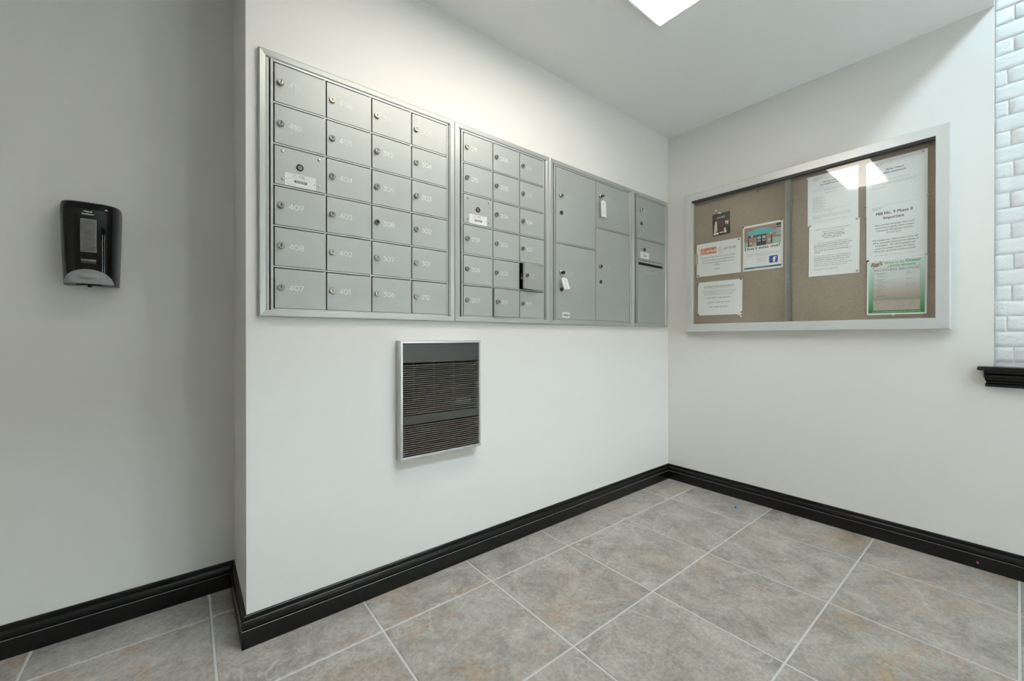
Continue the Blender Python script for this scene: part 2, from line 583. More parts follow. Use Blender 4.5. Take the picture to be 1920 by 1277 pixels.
# reveal of the opening
mb.faces([(ox0, 0, oz0), (ox1, 0, oz0), (ox1, 0.4, oz0), (ox0, 0.4, oz0), (ox0, 0, oz1), (ox1, 0, oz1), (ox1, 0.4, oz1), (ox0, 0.4, oz1)],
         [(0, 1, 2, 3), (4, 7, 6, 5), (0, 3, 7, 4), (1, 5, 6, 2), (3, 2, 6, 7)])
wb = struct(mb.build('wall_back', PAINT))
struct(MB().box(XW, XL, YR, YR + 0.12, 0, H).build('wall_left', PAINT))
# right wall: full height under the low ceiling, half height beyond it
mb = MB()
mb.prism([(0, 0.1), (0, EDGE), (0.14, EDGE), (0.14, 0.1)], -0.02, H)
mb.box(0, 0.14, YF, EDGE, -0.02, ZL - 0.004)
struct(mb.build('wall_right', PAINT))
struct(MB().box(XW - 0.12, XW, YF, YR + 0.12, -0.02, HT).build('wall_far', PAINT))
cg = struct(MB().box(XW, 0.14, EDGE, YR + 0.12, H, H + 0.15).build('ceiling', CEIL))
struct(MB().box(XW, 0.14, EDGE, EDGE + 0.12, H + 0.15, HT).build('wall_bulkhead', PAINT))
struct(MB().box(XW, 0.14, YF - 0.2, EDGE + 0.12, HT, HT + 0.1).build('ceiling_high', CEIL))

# street front behind the viewer: tall window, and a double door added to let in fill daylight
DX0, DX1, DZ1 = -2.05, -0.15, 2.45
WX0, WX1, WZ0, WZ1 = -2.60, -0.06, 3.75, 4.72
mb = MB()
fx = sorted({XW, WX0, WX1, DX0, DX1, 0.14})
fz = [-0.02, DZ1, WZ0, WZ1, HT]
for i in range(len(fx) - 1):
    for k in range(4):
        cx, cz = (fx[i] + fx[i + 1]) / 2, (fz[k] + fz[k + 1]) / 2
        if (DX0 < cx < DX1 and cz < DZ1) or (WX0 < cx < WX1 and WZ0 < cz < WZ1):
            continue
        mb.box(fx[i], fx[i + 1], YF - 0.2, YF, fz[k], fz[k + 1])
struct(mb.build('wall_front', PAINT))


def glazing(name, x0, x1, z0, z1, nx, nz, fr):
    r = struct(link(name, None, None, T((x0, YF - 0.1, z0))))
    w, h = x1 - x0, z1 - z0
    for a, b, c, d in ((0, w, 0, fr), (0, w, h - fr, h), (0, fr, fr, h - fr), (w - fr, w, fr, h - fr)):
        MB().box(a, b, -0.03, 0.03, c, d).build('frame_rail', TRIMB, r)
    for i in range(1, nx):
        MB().box(w * i / nx - 0.02, w * i / nx + 0.02, -0.025, 0.025, fr, h - fr).build('mullion', TRIMB, r)
    for k in range(1, nz):
        MB().box(fr, w - fr, -0.024, 0.024, h * k / nz - 0.02, h * k / nz + 0.02).build('mullion', TRIMB, r)
    for i in range(nx):
        for k in range(nz):
            MB().box(w * i / nx + 0.02, w * (i + 1) / nx - 0.02, -0.003, 0.003, h * k / nz + 0.02, h * (k + 1) / nz - 0.02).build('pane', WGLASS, r)
    return r


glazing('window_1', WX0, WX1, WZ0, WZ1, 3, 1, 0.06)
dr = struct(link('added_door_1', None, None, T((DX0, YF - 0.1, 0))))
_dw = (DX1 - DX0) / 2
for q in range(2):
    _a, _b = q * _dw + 0.004, (q + 1) * _dw - 0.004
    _c, _d = (_a + _b) / 2 - 0.14, (_a + _b) / 2 + 0.14  # glass strips sized for the amount of fill light
    MB().box(_a, _c, -0.022, 0.022, 0.006, DZ1 - 0.004).box(_d, _b, -0.022, 0.022, 0.006, DZ1 - 0.004).box(
        _c, _d, -0.022, 0.022, 0.006, 0.25).box(_c, _d, -0.022, 0.022, 2.2, DZ1 - 0.004).build('door_leaf', TRIMB, dr)
    MB().box(_c, _d, -0.003, 0.003, 0.25, 2.2).build('pane', WGLASS, dr)
for sx in (-0.07, 0.07):
    MB().tube([((DX1 - DX0) / 2 + sx, 0.03, 0.9), ((DX1 - DX0) / 2 + sx, 0.07, 0.92), ((DX1 - DX0) / 2 + sx, 0.07, 1.18), ((DX1 - DX0) / 2 + sx, 0.03, 1.2)], 0.011).build('door_handle', CHROME, dr)
struct(MB().box(-14, 10, -9.0, YF - 0.2, -0.12, -0.05).build('added_ground_outside', EXTW))  # unseen ground, added to dim the low sky and bounce daylight inside
struct(MB().box(-14, 10, -9.4, -9.0, -0.12, 5.2).build('added_wall_opposite', mat('added_wall_brick', (0.36, 0.30, 0.27), 0.9)))  # unseen facade, added to block the low sky from the door
struct(MB().box(-2.6, 0.4, -5.4, YF - 0.2, 2.62, 2.72).build('added_canopy_outside', mat('added_canopy_cloth', (0.30, 0.42, 0.40), 0.9)))  # unseen canopy, added to shade what the door glass faces

# floor: mortar bed with every tile a piece of its own
fl = struct(MB().box(XW, 0.0, YF, YR, -0.05, -0.0022).build('floor', GROUT))
SX, OX, SY, OY = 0.4777, -0.352, 0.4749, -0.2187
G = 0.0068
gx = [0.0] + [OX - i * SX for i in range(11)]
gx = [g for g in gx if g > XW] + [XW]
gy = [YR, OY + SY, OY]
while gy[-1] - SY > YF:
    gy.append(gy[-1] - SY)
gy.append(YF)
tile_cache = {}


def tile_mesh(w, d):
    key = (round(w, 3), round(d, 3))
    if key not in tile_cache:
        b2 = bmesh.new()
        v = [b2.verts.new(p) for p in ((-w / 2, -d / 2, 0), (w / 2, -d / 2, 0), (w / 2, d / 2, 0), (-w / 2, d / 2, 0))]
        b2.faces.new(v)
        m_ = MB()
        e = 0.0025
        m_.faces([(-w / 2, -d / 2, -0.006), (w / 2, -d / 2, -0.006), (w / 2, d / 2, -0.006), (-w / 2, d / 2, -0.006),
                  (-w / 2, -d / 2, -0.0018), (w / 2, -d / 2, -0.0018), (w / 2, d / 2, -0.0018), (-w / 2, d / 2, -0.0018),
                  (-w / 2 + e, -d / 2 + e, 0), (w / 2 - e, -d / 2 + e, 0), (w / 2 - e, d / 2 - e, 0), (-w / 2 + e, d / 2 - e, 0)],
                 [(0, 1, 5, 4), (1, 2, 6, 5), (2, 3, 7, 6), (3, 0, 4, 7), (4, 5, 9, 8), (5, 6, 10, 9), (6, 7, 11, 10), (7, 4, 8, 11), (8, 9, 10, 11)])
        b2.free()
        tile_cache[key] = m_.mesh('tile', TILE)
    return tile_cache[key]


for i in range(len(gx) - 1):
    for j in range(len(gy) - 1):
        x1, x0, y1, y0 = gx[i], gx[i + 1], gy[j], gy[j + 1]
        if y0 > -0.001 and x0 > XL - 0.01:
            continue
        a1, b1 = x1, y1
        if y1 > 0 and x1 > XL and y0 < 0:
            pass
        if y0 >= 0 and x1 > XL:
            a1 = XL
        w, d = a1 - x0 - G, b1 - y0 - G
        if w < 0.01 or d < 0.01:
            continue
        link('tile', tile_mesh(w, d), fl, T(((x0 + a1) / 2, (y0 + b1) / 2, random.uniform(-0.0004, 0.0004))))

# baseboards
PROF = [(BT, 0.0), (BT, 0.0605), (BT - 0.0014, 0.0612), (BT - 0.0014, 0.0635)] + [
        (BT - 0.0085 + 0.0100 * math.cos(math.radians(t)), 0.0735 + 0.0185 * math.sin(math.radians(t)) * (0.46 if t < 0 else 1)) for t in range(-70, 91, 16)] + [
        (BT - 0.0100, 0.0925), (BT - 0.0100, 0.0965), (BT - 0.0085, 0.0985), (BT - 0.0088, 0.1040), (BT - 0.0115, BH - 0.0008), (0.0, BH)]


def baseboard(name, path):
    """path: list of (point on wall, outward mitre vector) ; the moulding profile swept along it"""
    rings = [[(p[0] + o[0] * t, p[1] + o[1] * t, z) for t, z in PROF] for p, o in path]
    m_ = MB()
    n = len(PROF)
    for k in range(len(path) - 1):
        for i in range(n - 1):
            m_.faces([rings[k][i], rings[k][i + 1], rings[k + 1][i + 1], rings[k + 1][i]], [(3, 2, 1, 0)], 1 if i == 1 else 0, smooth=False)
    for rg in (rings[0], rings[-1]):
        m_.faces([(path[0][0][0], path[0][0][1], 0) if rg is rings[0] else (path[-1][0][0], path[-1][0][1], 0)] + rg, [list(range(n + 1))], 0)
    return struct(m_.build(name, [TRIMB, TRIMW]))


baseboard('baseboard_left', [((XW, YR), (0, -1)), ((XL, YR), (-1, -1))])
baseboard('baseboard_return', [((XL, YR), (-1, -1)), ((XL, 0), (-1, -1))])
baseboard('baseboard_back', [((XL, 0), (-1, -1)), ((0, 0), (-1, -1))])
baseboard('baseboard_right', [((0, 0), (-1, -1)), ((0, YF), (-1, 0))])

# painted brick above the ledge
BX = 0.030
bw = struct(MB().box(BX + 0.0036, BX + 0.2, YF, EDGE - 0.0005, ZL - 0.02, HT).build('wall_brick', BRICKP))


def brick_mesh(w, h, seed):
    rnd = random.Random(seed)
    nx, ny = 8, 4
    b_ = 0.0026
    us = [-w / 2] + [-w / 2 + b_ + (w - 2 * b_) * i / nx for i in range(nx + 1)] + [w / 2]
    vs2 = [-h / 2] + [-h / 2 + b_ + (h - 2 * b_) * i / ny for i in range(ny + 1)] + [h / 2]
    rings = []
    for j, v in enumerate(vs2):
        row = []
        for i, u in enumerate(us):
            edge = i in (0, len(us) - 1) or j in (0, len(vs2) - 1)
            d = 0.0028 if edge else rnd.uniform(-0.0007, 0.0007)
            if not edge and (i in (1, len(us) - 2) or j in (1, len(vs2) - 2)):
                d += 0.0004 + rnd.uniform(-0.0008, 0.0008)
            row.append((d, -(u + rnd.uniform(-0.0012, 0.0012)), v + rnd.uniform(-0.0012, 0.0012)))
        rings.append(row)
    return MB().loft(rings, smooth=True).mesh('brick', BRICKP)


PZ, BL_, BH_ = 0.0685, 0.201, 0.0655
variants = [brick_mesh(BL_, BH_, s) for s in range(6)]
stuffm = MB()
for k in range(-1, 59):
    zc = 0.938 + PZ * k + PZ / 2
    if zc + BH_ / 2 > HT or zc - BH_ / 2 < ZL - 0.005:
        continue
    y = EDGE - 0.0012
    first = 0.045 if k % 2 == 0 else 0.150
    first += random.uniform(-0.012, 0.012)
    y1 = y
    n = 0
    while y1 > YF + 0.03:
        L_ = first if n == 0 else BL_
        y2 = max(y1 - L_, YF + 0.004)
        if abs(y1 - y2) > 0.02:
            M = T((BX + random.uniform(-0.0008, 0.0008), (y1 + y2) / 2, zc + random.uniform(-0.0009, 0.0009)))
            if zc < 3.0:
                if abs((y1 - y2) - BL_) < 0.002:
                    me = random.choice(variants)
                else:
                    me = brick_mesh(y1 - y2, BH_, random.random())
                link('brick', me, bw, M)
            else:
                stuffm.box(BX, BX + 0.01, y2, y1, zc - BH_ / 2, zc + BH_ / 2)
        y1 = y2 - 0.0035
        n += 1
tag(stuffm.build('upper_bricks', BRICKP, bw), kind='stuff')

# black ledge with moulding capping the half wall
led = struct(link('trim_1', None, None, T((0, -1.524, 0.83))))
LY = YF - (-1.524)
MB().box(-0.070, 0.036, LY, 0.0, 0.0735, 0.090, bev=0.0025).build('ledge_board', TRIMB, led)
prof = [(0.0, 0.0), (-0.030, 0.0), (-0.036, 0.004), (-0.036, 0.012), (-0.028, 0.018), (-0.028, 0.023), (-0.037, 0.029), (-0.041, 0.036),
        (-0.041, 0.040), (-0.048, 0.043), (-0.048, 0.053), (-0.042, 0.056), (-0.047, 0.060), (-0.047, 0.0735), (0.0, 0.0735)]
ends = []
for x, z in prof:
    ends.append((x, -0.019 - (0.047 + min(x, 0)) * 0.30, z))
m_ = MB()
n_ = len(prof)
for i in range(n_ - 1):
    a, b = ends[i], ends[i + 1]
    m_.faces([a, b, (b[0], LY, b[2]), (a[0], LY, a[2])], [(0, 1, 2, 3)])
m_.faces(ends, [list(range(n_))])
m_.build('bed_moulding', TRIMB, led)

# ------------------------------------------------------------------ ceiling light
lt = thing('ceiling_light', 'long white ceiling light with a glowing prismatic lens', 'light', T((-1.725, -0.735, H)))
hw, hd = 0.65, 0.1575
rim = MB()
for a, b, c, d in ((-hw, hw, -hd, -hd + 0.012), (-hw, hw, hd - 0.012, hd), (-hw, -hw + 0.012, -hd, hd), (hw - 0.012, hw, -hd, hd)):
    rim.box(a, b, c, d, -0.026, 0.0, bev=0.002)
rim.build('rim', LAMPW, lt)
MB().box(-hw + 0.010, hw - 0.010, -hd + 0.010, hd - 0.010, -0.020, -0.012).build('lens', LENS, lt)

# ------------------------------------------------------------------ mailbox units
ZT, ZB = 2.0454, 1.1219
ROWS = [2.0141 - i * 0.1436 for i in range(7)]
FD = 0.012      # door face out from wall
lock_cache = {}


def lock_mesh(kind):
    """cam lock, local z outwards; slots: body, plug, keyway"""
    if kind in lock_cache:
        return lock_cache[kind]
    m = MB()
    if kind in ('cam', 'proud', 'dark'):
        hh = 0.0075 if kind != 'proud' else 0.011
        m.lathe([(0.0112, 0), (0.0112, hh * 0.75), (0.0098, hh), (0.0068, hh), (0.0066, hh - 0.0015), (0.0, hh - 0.0015)], 20,
                mis=[0, 0, 0, 2, 1])
        hz = hh - 0.0012
        m.stroke([(0.0005, -0.0045), (0, 0.003)], 0.0032, hz, 2)
        m.stroke([(0, 0.0025), (0.0002, 0.003)], 0.0046, hz, 2)
        mats = {'cam': [CHROME, CHROME, LOCKD], 'proud': [CHROME, CHROMEB, LOCKD], 'dark': [mat('aged_lock', (0.20, 0.19, 0.17), 0.3, metal=0.9), LOCKD, LOCKD]}[kind]
    elif kind == 'master':
        m.lathe([(0.0118, 0), (0.0118, 0.004), (0.0085, 0.005), (0.0075, 0.003), (0.0, 0.003)], 20, mis=[0, 0, 0, 1])
        m.stroke([(-0.004, 0.001), (0, 0.0025), (0.004, 0)], 0.002, 0.0033, 0)
        mats = [LOCKD, CHROME, LOCKD]
    elif kind == 'dot':
        m.lathe([(0.0115, 0), (0.0115, 0.003), (0.0075, 0.003), (0.007, 0.0015), (0, 0.0015)], 18, mis=[0, 0, 1, 0])
        m.stroke([(0, -0.003), (0, 0.003)], 0.002, 0.0018, 1)
        mats = [LOCKD, CHROME, LOCKD]
    else:  # parcel lock: chrome bezel round a dark plug
        m.lathe([(0.0140, 0), (0.0140, 0.005), (0.0115, 0.007), (0.0100, 0.007), (0.0095, 0.004), (0.0, 0.004)], 22, mis=[1, 0, 0, 2, 0])
        m.stroke([(0, -0.006), (0, 0.002)], 0.006, 0.0045, 2)
        mats = [CHROMEB, LOCKD, LOCKD]
    lock_cache[kind] = m.mesh('lock', mats)
    return lock_cache[kind]


door_cache = {}


def door_mesh(w, h, slot=None):
    key = (round(w, 4), round(h, 4), slot)
    if key not in door_cache:
        m = MB()
        if slot:
            x0, x1, y0, y1 = slot
            for a, b, c, d in ((0, w, 0, y0), (0, w, y1, h), (0, x0, y0, y1), (x1, w, y0, y1)):
                m.box(a, b, c, d, -0.010, 0.0)
        else:
            m.box(0, w, 0, h, -0.012, 0.0, bev=0.0012, seg=2)
        door_cache[key] = m.mesh('door', METAL)
    return door_cache[key]


GL, GR, GT, GB = 0.0038, 0.0066, 0.0034, 0.0064     # gaps round a door inside its cell


def mail_unit(label, x0, x1, dx0, dx1):
    """unit with mitred trim, strips, dark body; local origin at lower left trim corner on the wall"""
    r = thing('mailbox_unit', label, 'mailbox', on_mail(x0, ZB), 'wall mailbox units')
    W, Hh = x1 - x0, ZT - ZB
    tw = 0.0235
    # mitred trim, slightly crowned
    P = [(0.0, 0.0), (0.0, 0.0135), (0.004, 0.0165), (tw - 0.003, 0.0150), (tw, 0.0125), (tw, 0.0)]

    def rail(a, b, ia, ib, inward):
        m = MB()
        ra = [(a[0] + ia[0] * t, a[1] + ia[1] * t, z) for t, z in P]
        rb = [(b[0] + ib[0] * t, b[1] + ib[1] * t, z) for t, z in P]
        for i in range(len(P) - 1):
            m.faces([ra[i], ra[i + 1], rb[i + 1], rb[i]], [(0, 1, 2, 3)])
        m.faces(ra, [list(range(len(P)))]).faces(rb, [list(range(len(P)))])
        bmesh.ops.recalc_face_normals(m.bm, faces=m.bm.faces[:])
        m.build('trim_rail', METALF, r)
    e = 0.0003
    rail((e, Hh), (W - e, Hh), (1, -1), (-1, -1), 0)
    rail((e, 0), (W - e, 0), (1, 1), (-1, 1), 0)
    rail((e, e), (e, Hh - e), (1, 1), (1, -1), 0)
    rail((W - e, e), (W - e, Hh - e), (-1, 1), (-1, -1), 0)
    # inner strips round the door field
    a0, a1, b0, b1 = dx0 - x0, dx1 - x0, ROWS[6] - ZB, ROWS[0] - ZB
    sw = 0.0085
    for q in ((a0 - sw, a0, b0 - sw, b1 + sw), (a1, a1 + sw * 0.8, b0 - sw, b1 + sw)):
        MB().box(q[0], q[1], q[2], q[3], -0.05, 0.0118, bev=0.001).build('frame_strip', METALF, r)
    for q in ((tw, tw + 0.0088), (W - tw - 0.0050, W - tw)):
        MB().box(q[0], q[1], tw, Hh - tw, 0.0, 0.0105, bev=0.0012).build('trim_lip', METALF, r)
    for q in ((a0, a1, b0 - sw * 0.9, b0), (a0, a1, b1, b1 + sw)):
        MB().box(q[0], q[1], q[2], q[3], -0.05, 0.0112, bev=0.001).build('frame_strip', METALF, r)
    # carcass behind, coloured dark to give the gaps and boxes their shade
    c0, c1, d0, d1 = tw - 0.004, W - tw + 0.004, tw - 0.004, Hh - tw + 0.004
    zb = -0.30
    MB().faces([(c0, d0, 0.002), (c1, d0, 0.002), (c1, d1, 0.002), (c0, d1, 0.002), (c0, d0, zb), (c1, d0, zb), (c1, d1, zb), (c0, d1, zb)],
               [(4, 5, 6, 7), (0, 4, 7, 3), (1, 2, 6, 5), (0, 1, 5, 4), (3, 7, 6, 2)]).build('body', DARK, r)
    return r, x0


def divider(r, x0, xa, xb, za, zb, vertical):
    if vertical:
        MB().box(xa - x0, xb - x0, za - ZB, zb - ZB, -0.28, FD - 0.0006, bev=0.0008).build('divider', METALF, r)
    else:
        MB().box(xa - x0, xb - x0, za - ZB, zb - ZB, -0.28, FD - 0.0012, bev=0.0008).build('shelf_rail', METALF, r)


def add_door(r, x0, xa, xb, za, zb, number=None, lock='cam', open_deg=0.0, slot=None, name='door', lock_at=(0.0205, None), num=PRINTW, label=None):
    """door in the cell xa..xb, za..zb; hinge on the right"""
    w, h = (xb - xa) - GL - GR + 0.0056, (zb - za) - GT - GB + 0.0056
    dx, dz = xa + GL - x0, za + 0.0008 - ZB
    M = T((dx, dz, FD))
    if open_deg:
        M = T((dx + w, dz, FD - 0.001)) @ Matrix.Rotation(math.radians(open_deg), 4, 'Y') @ T((-w, 0, 0.001))
    d = link(name, door_mesh(w, h, slot), r, M)
    if label:
        d['label'] = label
    if lock:
        ly = lock_at[1] if lock_at[1] is not None else h * 0.525
        link('lock', lock_mesh(lock), d, T((lock_at[0] - 0.0015, ly, 0.0)) @ Matrix.Rotation(random.uniform(-0.12, 0.12), 4, 'Z'))
    if number:
        m = MB()
        hh = 0.0178
        tx = lock_at[0] + (0.0245 if len(number) == 3 else 0.036)
        ly = lock_at[1] if lock_at[1] is not None else h * 0.525
        engraved(m, number, tx, ly - hh * 0.52, hh, z=0.0003, w=0.115 if len(number) == 3 else 0.09)
        m.build('door_number', num, d)
    return d, w, h


def us_mail_panel(d, w, h, px, pz, pw=0.102, ph=0.0455, rx=(0.025, 0.1445), rz=(0.021, 0.1185), lock=(0.080, 0.073)):
    """rivets, master lock and maker's plate on a carrier panel"""
    for a in rx:
        for b in rz:
            MB().lathe([(0.0052, 0), (0.0050, 0.0012), (0.0036, 0.0030), (0.0, 0.0038)], 14).build('rivet', RIVET, d, T((a, b, 0)))
    link('lock', lock_mesh('master'), d, T((lock[0], lock[1], 0)))
    pl = MB().box(0, pw, 0, ph, 0, 0.0012, bev=0.0005).build('maker_plate', PLATEW, d, T((px, pz, 0)))
    pr = MB()
    z = 0.0014
    k = pw / 0.102
    engraved(pr, 'U.S. MAIL', 0.0245 * k, ph * 0.72, 0.0092 * k, w=0.10, gap=0.18, mi=0, z=z, sx=0.86)
    text_mesh_into(pr, 'Approved by the U.S. Postal Service', 0.011 * k, 0.090 * k, ph * 0.56, 0.0034 * k, z, 1)
    pr.rect(0.031 * k, 0.0725 * k, ph * 0.32, ph * 0.50, z, 2)
    text_mesh_into(pr, 'SALSBURY', 0.0345 * k, 0.069 * k, ph * 0.355, 0.0052 * k, z + 0.0002, 3, bold=0.02, shear=0.15)
    pr.stroke([(0.005 * k, ph * 0.5), (0.0062 * k, ph * 0.48)], 0.0025 * k, z, 2)
    pr.stroke([(0.0965 * k, ph * 0.47), (0.098 * k, ph * 0.45)], 0.0025 * k, z, 2)
    text_mesh_into(pr, 'USPS STD-4B+', 0.006 * k, 0.036 * k, ph * 0.10, 0.0030 * k, z, 1)
    pr.build('plate_print', [PRINTG, PRINTL, PRINTK, PRINTW], d, T((px, pz, 0)))


# --- unit with four columns
U1 = mail_unit('largest aluminium mailbox unit, four columns of doors numbered 411 to 212', -2.6193, -1.8484, -2.5742, -1.8880)
r, x0 = U1
C1 = [-2.5742 + i * 0.17155 for i in range(5)]
for i in range(1, 4):
    divider(r, x0, C1[i] - 0.0058, C1[i], ROWS[6], ROWS[0], True)
for k in range(1, 6):
    for i in range(4):
        divider(r, x0, C1[i], C1[i + 1] - (0.0058 if i < 3 else 0), ROWS[k] - 0.0, ROWS[k] + 0.0058, False)
N1 = [['411', '410', None, '409', '408', '407'], ['406', '405', '404', '403', '402', '401'],
      ['311', '310', '309', '308', '307', '306'], ['305', '304', '303', '302', '301', '212']]
LK1 = {'411': 'proud', '310': 'proud', '303': 'proud', '306': 'proud', '308': 'dark', '309': 'cam'}
for i in range(4):
    for k in range(6):
        n = N1[i][k]
        za, zb = ROWS[k + 1] + (0.0058 if k < 5 else 0), ROWS[k]
        if n:
            add_door(r, x0, C1[i], C1[i + 1], za, zb, n, LK1.get(n, 'cam'))
        else:
            d, w, h = add_door(r, x0, C1[i], C1[i + 1], za, zb, lock=None, name='carrier_panel', label='riveted panel with white maker plate')
            us_mail_panel(d, w, h, 0.0305, 0.0010)

# --- unit with three columns
r, x0 = mail_unit('middle aluminium mailbox unit of three columns with two small doors ajar', -1.8484, -1.2421, -1.8016, -1.2855)
C2 = [-1.8016 + i * 0.172 for i in range(4)]
for i in range(1, 3):
    divider(r, x0, C2[i] - 0.0058, C2[i], ROWS[6], ROWS[0], True)
for k in range(1, 6):
    for i in range(3):
        divider(r, x0, C2[i], C2[i + 1] - (0.0058 if i < 2 else 0), ROWS[k], ROWS[k] + 0.0058, False)
N2 = [['211', '210', None, '209', '208', '207'], ['206', '205', '204', '203', '202', '201'], ['106', '105', '104', '103', '102', '101']]
OPEN = {'102': 11.3, '201': 3.4}
for i in range(3):
    for k in range(6):
        n = N2[i][k]
        za, zb = ROWS[k + 1] + (0.0058 if k < 5 else 0), ROWS[k]
        if n:
            d, w, h = add_door(r, x0, C2[i], C2[i + 1], za, zb, n, {'209': 'proud', '201': 'proud'}.get(n, 'cam'), OPEN.get(n, 0),
                               num=PRINTF if n in ('102', '106', '105') else PRINTW, label='door hanging ajar' if n in OPEN else None)
            if n == '102':
                MB().box(0.006, 0.020, h * 0.38, h * 0.44, -0.026, -0.012).box(0.006, 0.014, h * 0.38, h * 0.62, -0.030, -0.026).build('lock_cam', CHROME, d)
        else:
            d, w, h = add_door(r, x0, C2[i], C2[i + 1], za, zb, lock=None, name='carrier_panel', label='riveted panel with white maker plate')
            us_mail_panel(d, w, h, 0.0305, 0.0010)

# --- parcel lockers
r, x0 = mail_unit('aluminium parcel locker unit with four large doors, keys hanging in two', -1.2421, -0.4662, -1.1951, -0.5080)
CM = -0.848
divider(r, x0, CM - 0.0058, CM, ROWS[6], ROWS[0], True)
divider(r, x0, -1.1951, CM - 0.0058, ROWS[3], ROWS[3] + 0.0058, False)
divider(r, x0, CM, -0.5080, ROWS[2], ROWS[2] + 0.0058, False)
LH = 0.0450
for nm, xa, xb, za, zb, lz in (('PL-1', -1.1951, CM, ROWS[3] + 0.0058, ROWS[0], 1.854), ('PL-2', -1.1951, CM, ROWS[6], ROWS[3], 1.4174),
                               ('PL-3', CM, -0.5080, ROWS[2] + 0.0058, ROWS[0], 1.9253), ('PL-4', CM, -0.5080, ROWS[6], ROWS[2], 1.490)):
    ly = lz - za
    d, w, h = add_door(r, x0, xa, xb, za, zb, nm, 'parcel', lock_at=(LH, ly), num=PRINTF)
    if nm != 'PL-3':
        link('lock', lock_mesh('dot'), d, T((LH, ly - 0.096, 0)))
    if nm == 'PL-2':
        pl = MB().box(0, 0.061, 0, 0.033, 0, 0.001, bev=0.0004).build('maker_plate', PLATEW, d, T((0.0505, 0.0085, 0)))
        pr = MB()
        pr.rect(0.012, 0.049, 0.010, 0.020, 0.0012, 0)
        pr.stroke([(0.002, 0.015), (0.059, 0.015)], 0.0015, 0.00115, 0)
        text_mesh_into(pr, 'SALSBURY', 0.0155, 0.0455, 0.0118, 0.0062, 0.0014, 1, bold=0.02, shear=0.15)
        pr.stroke([(0.018, 0.027), (0.043, 0.027)], 0.0012, 0.0012, 2)
        pr.build('plate_print', [PRINTK, PRINTW, PRINTL], d, T((0.0505, 0.0085, 0)))

# --- outgoing mail unit
r, x0 = mail_unit('narrow aluminium unit with outgoing mail slot beside the corner', -0.4662, -0.0344, -0.4137, -0.0606)
CA, CB = -0.4137, -0.0606
divider(r, x0, CA, CB, ROWS[2], ROWS[2] + 0.0058, False)
divider(r, x0, CA, CB, ROWS[3], ROWS[3] + 0.0058, False)
d, w, h = add_door(r, x0, CA, CB, ROWS[2] + 0.0058, ROWS[0], 'PL-5', 'parcel', lock_at=(0.0465, 1.9293 - ROWS[2] - 0.006), num=PRINTF)
link('lock', lock_mesh('dot'), d, T((0.0465, 1.8334 - ROWS[2] - 0.006, 0)))
d, w, h = add_door(r, x0, CA, CB, ROWS[3] + 0.0058, ROWS[2], lock=None, name='carrier_panel', label='riveted panel with white maker plate')
us_mail_panel(d, w, h, 0.035, 0.006, rx=(0.022, w - 0.030), lock=(0.083, 0.068))
zs0 = 1.5475 - ROWS[6]
d, w, h = add_door(r, x0, CA, CB, ROWS[6], ROWS[3], lock=None, name='outgoing_panel', slot=(0.012, 0.321, zs0, zs0 + 0.0190))
pr = MB()
engraved(pr, 'OUTGOING MAIL', 0.082, 1.494 - ROWS[6], 0.0175, w=0.085, gap=0.17, z=0.0003)
pr.build('panel_lettering', PRINTF, d)
MB().box(0.010, 0.323, zs0 - 0.002, zs0 + 0.019, -0.016, -0.0105).build('slot_dark_plate', DARK, d)  # dark plate in place of the shade inside the slot


# --- keys hanging in two of the parcel locks
def key_set(label, x, z, tag_rot, tag_len, tag_w, swing):
    k = thing('key_with_tag', label, 'key', on_mail(x, z, FD + 0.0045), 'keys left in parcel lockers')
    m = MB()
    m.box(-0.0012, 0.0012, -0.004, 0.004, 0.0, 0.012)
    m.prism(arc(0.0, 0.0, 0.011, 0.009, 0, 330, 11), -0.0011, 0.0011)
    ob = m.build('key', LOCKD, k)
    ob.matrix_local = Matrix.Identity(4)
    # bow turned edge on
    bow = MB().lathe([(0.0095, -0.0011), (0.0095, 0.0011), (0.0, 0.0011)], 16, smooth=False).lathe([(0.0095, -0.0011), (0.0, -0.0011)], 16, smooth=False)
    bow.build('key_bow', mat('brass_key', (0.12, 0.11, 0.09), 0.3, metal=0.9), k, T((0, 0, 0.0185)) @ Matrix.Rotation(PI / 2, 4, 'Y'))
    ring = [(0.0025 * math.sin(a), -0.012 + 0.0125 * math.cos(a), 0.019 + 0.006 * math.sin(a)) for a in [2 * PI * i / 24 for i in range(25)]]
    MB().tube(ring, 0.0011, 6).build('ring', CHROME, k)
    ring2 = [(0.006 * math.sin(a), -0.027 + 0.0075 * math.cos(a), 0.019 + 0.002 * math.cos(a)) for a in [2 * PI * i / 20 for i in range(21)]]
    MB().tube(ring2, 0.0009, 6).build('chain_link', CHROMEB, k)
    M = T((0, -0.033, 0.019)) @ Matrix.Rotation(tag_rot, 4, 'Z') @ Matrix.Rotation(swing, 4, 'X')
    tg = MB().box(-tag_w / 2, tag_w / 2, -tag_len, 0, -0.0022, 0.0022, bev=0.0015, seg=2).box(-0.007, 0.007, -0.002, 0.006, -0.0015, 0.0015, bev=0.0008)
    t = tg.build('tag', PLATEW, k, M)
    c = MB().box(-tag_w / 2 + 0.007, tag_w / 2 - 0.007, -tag_len + 0.005, -0.008, 0.0022, 0.0026)
    c.rect(-tag_w * 0.18, tag_w * 0.16, -0.021, -0.018, 0.0028, 1)
    for i in range(6):
        c.rect(-tag_w * 0.22, tag_w * (0.10 + 0.02 * (i % 3)), -0.034 - i * 0.0085 * tag_len / 0.1, -0.0325 - i * 0.0085 * tag_len / 0.1, 0.0028, 2)
    c.build('tag_insert', [PAPER, PRINTG, PRINTL], t)


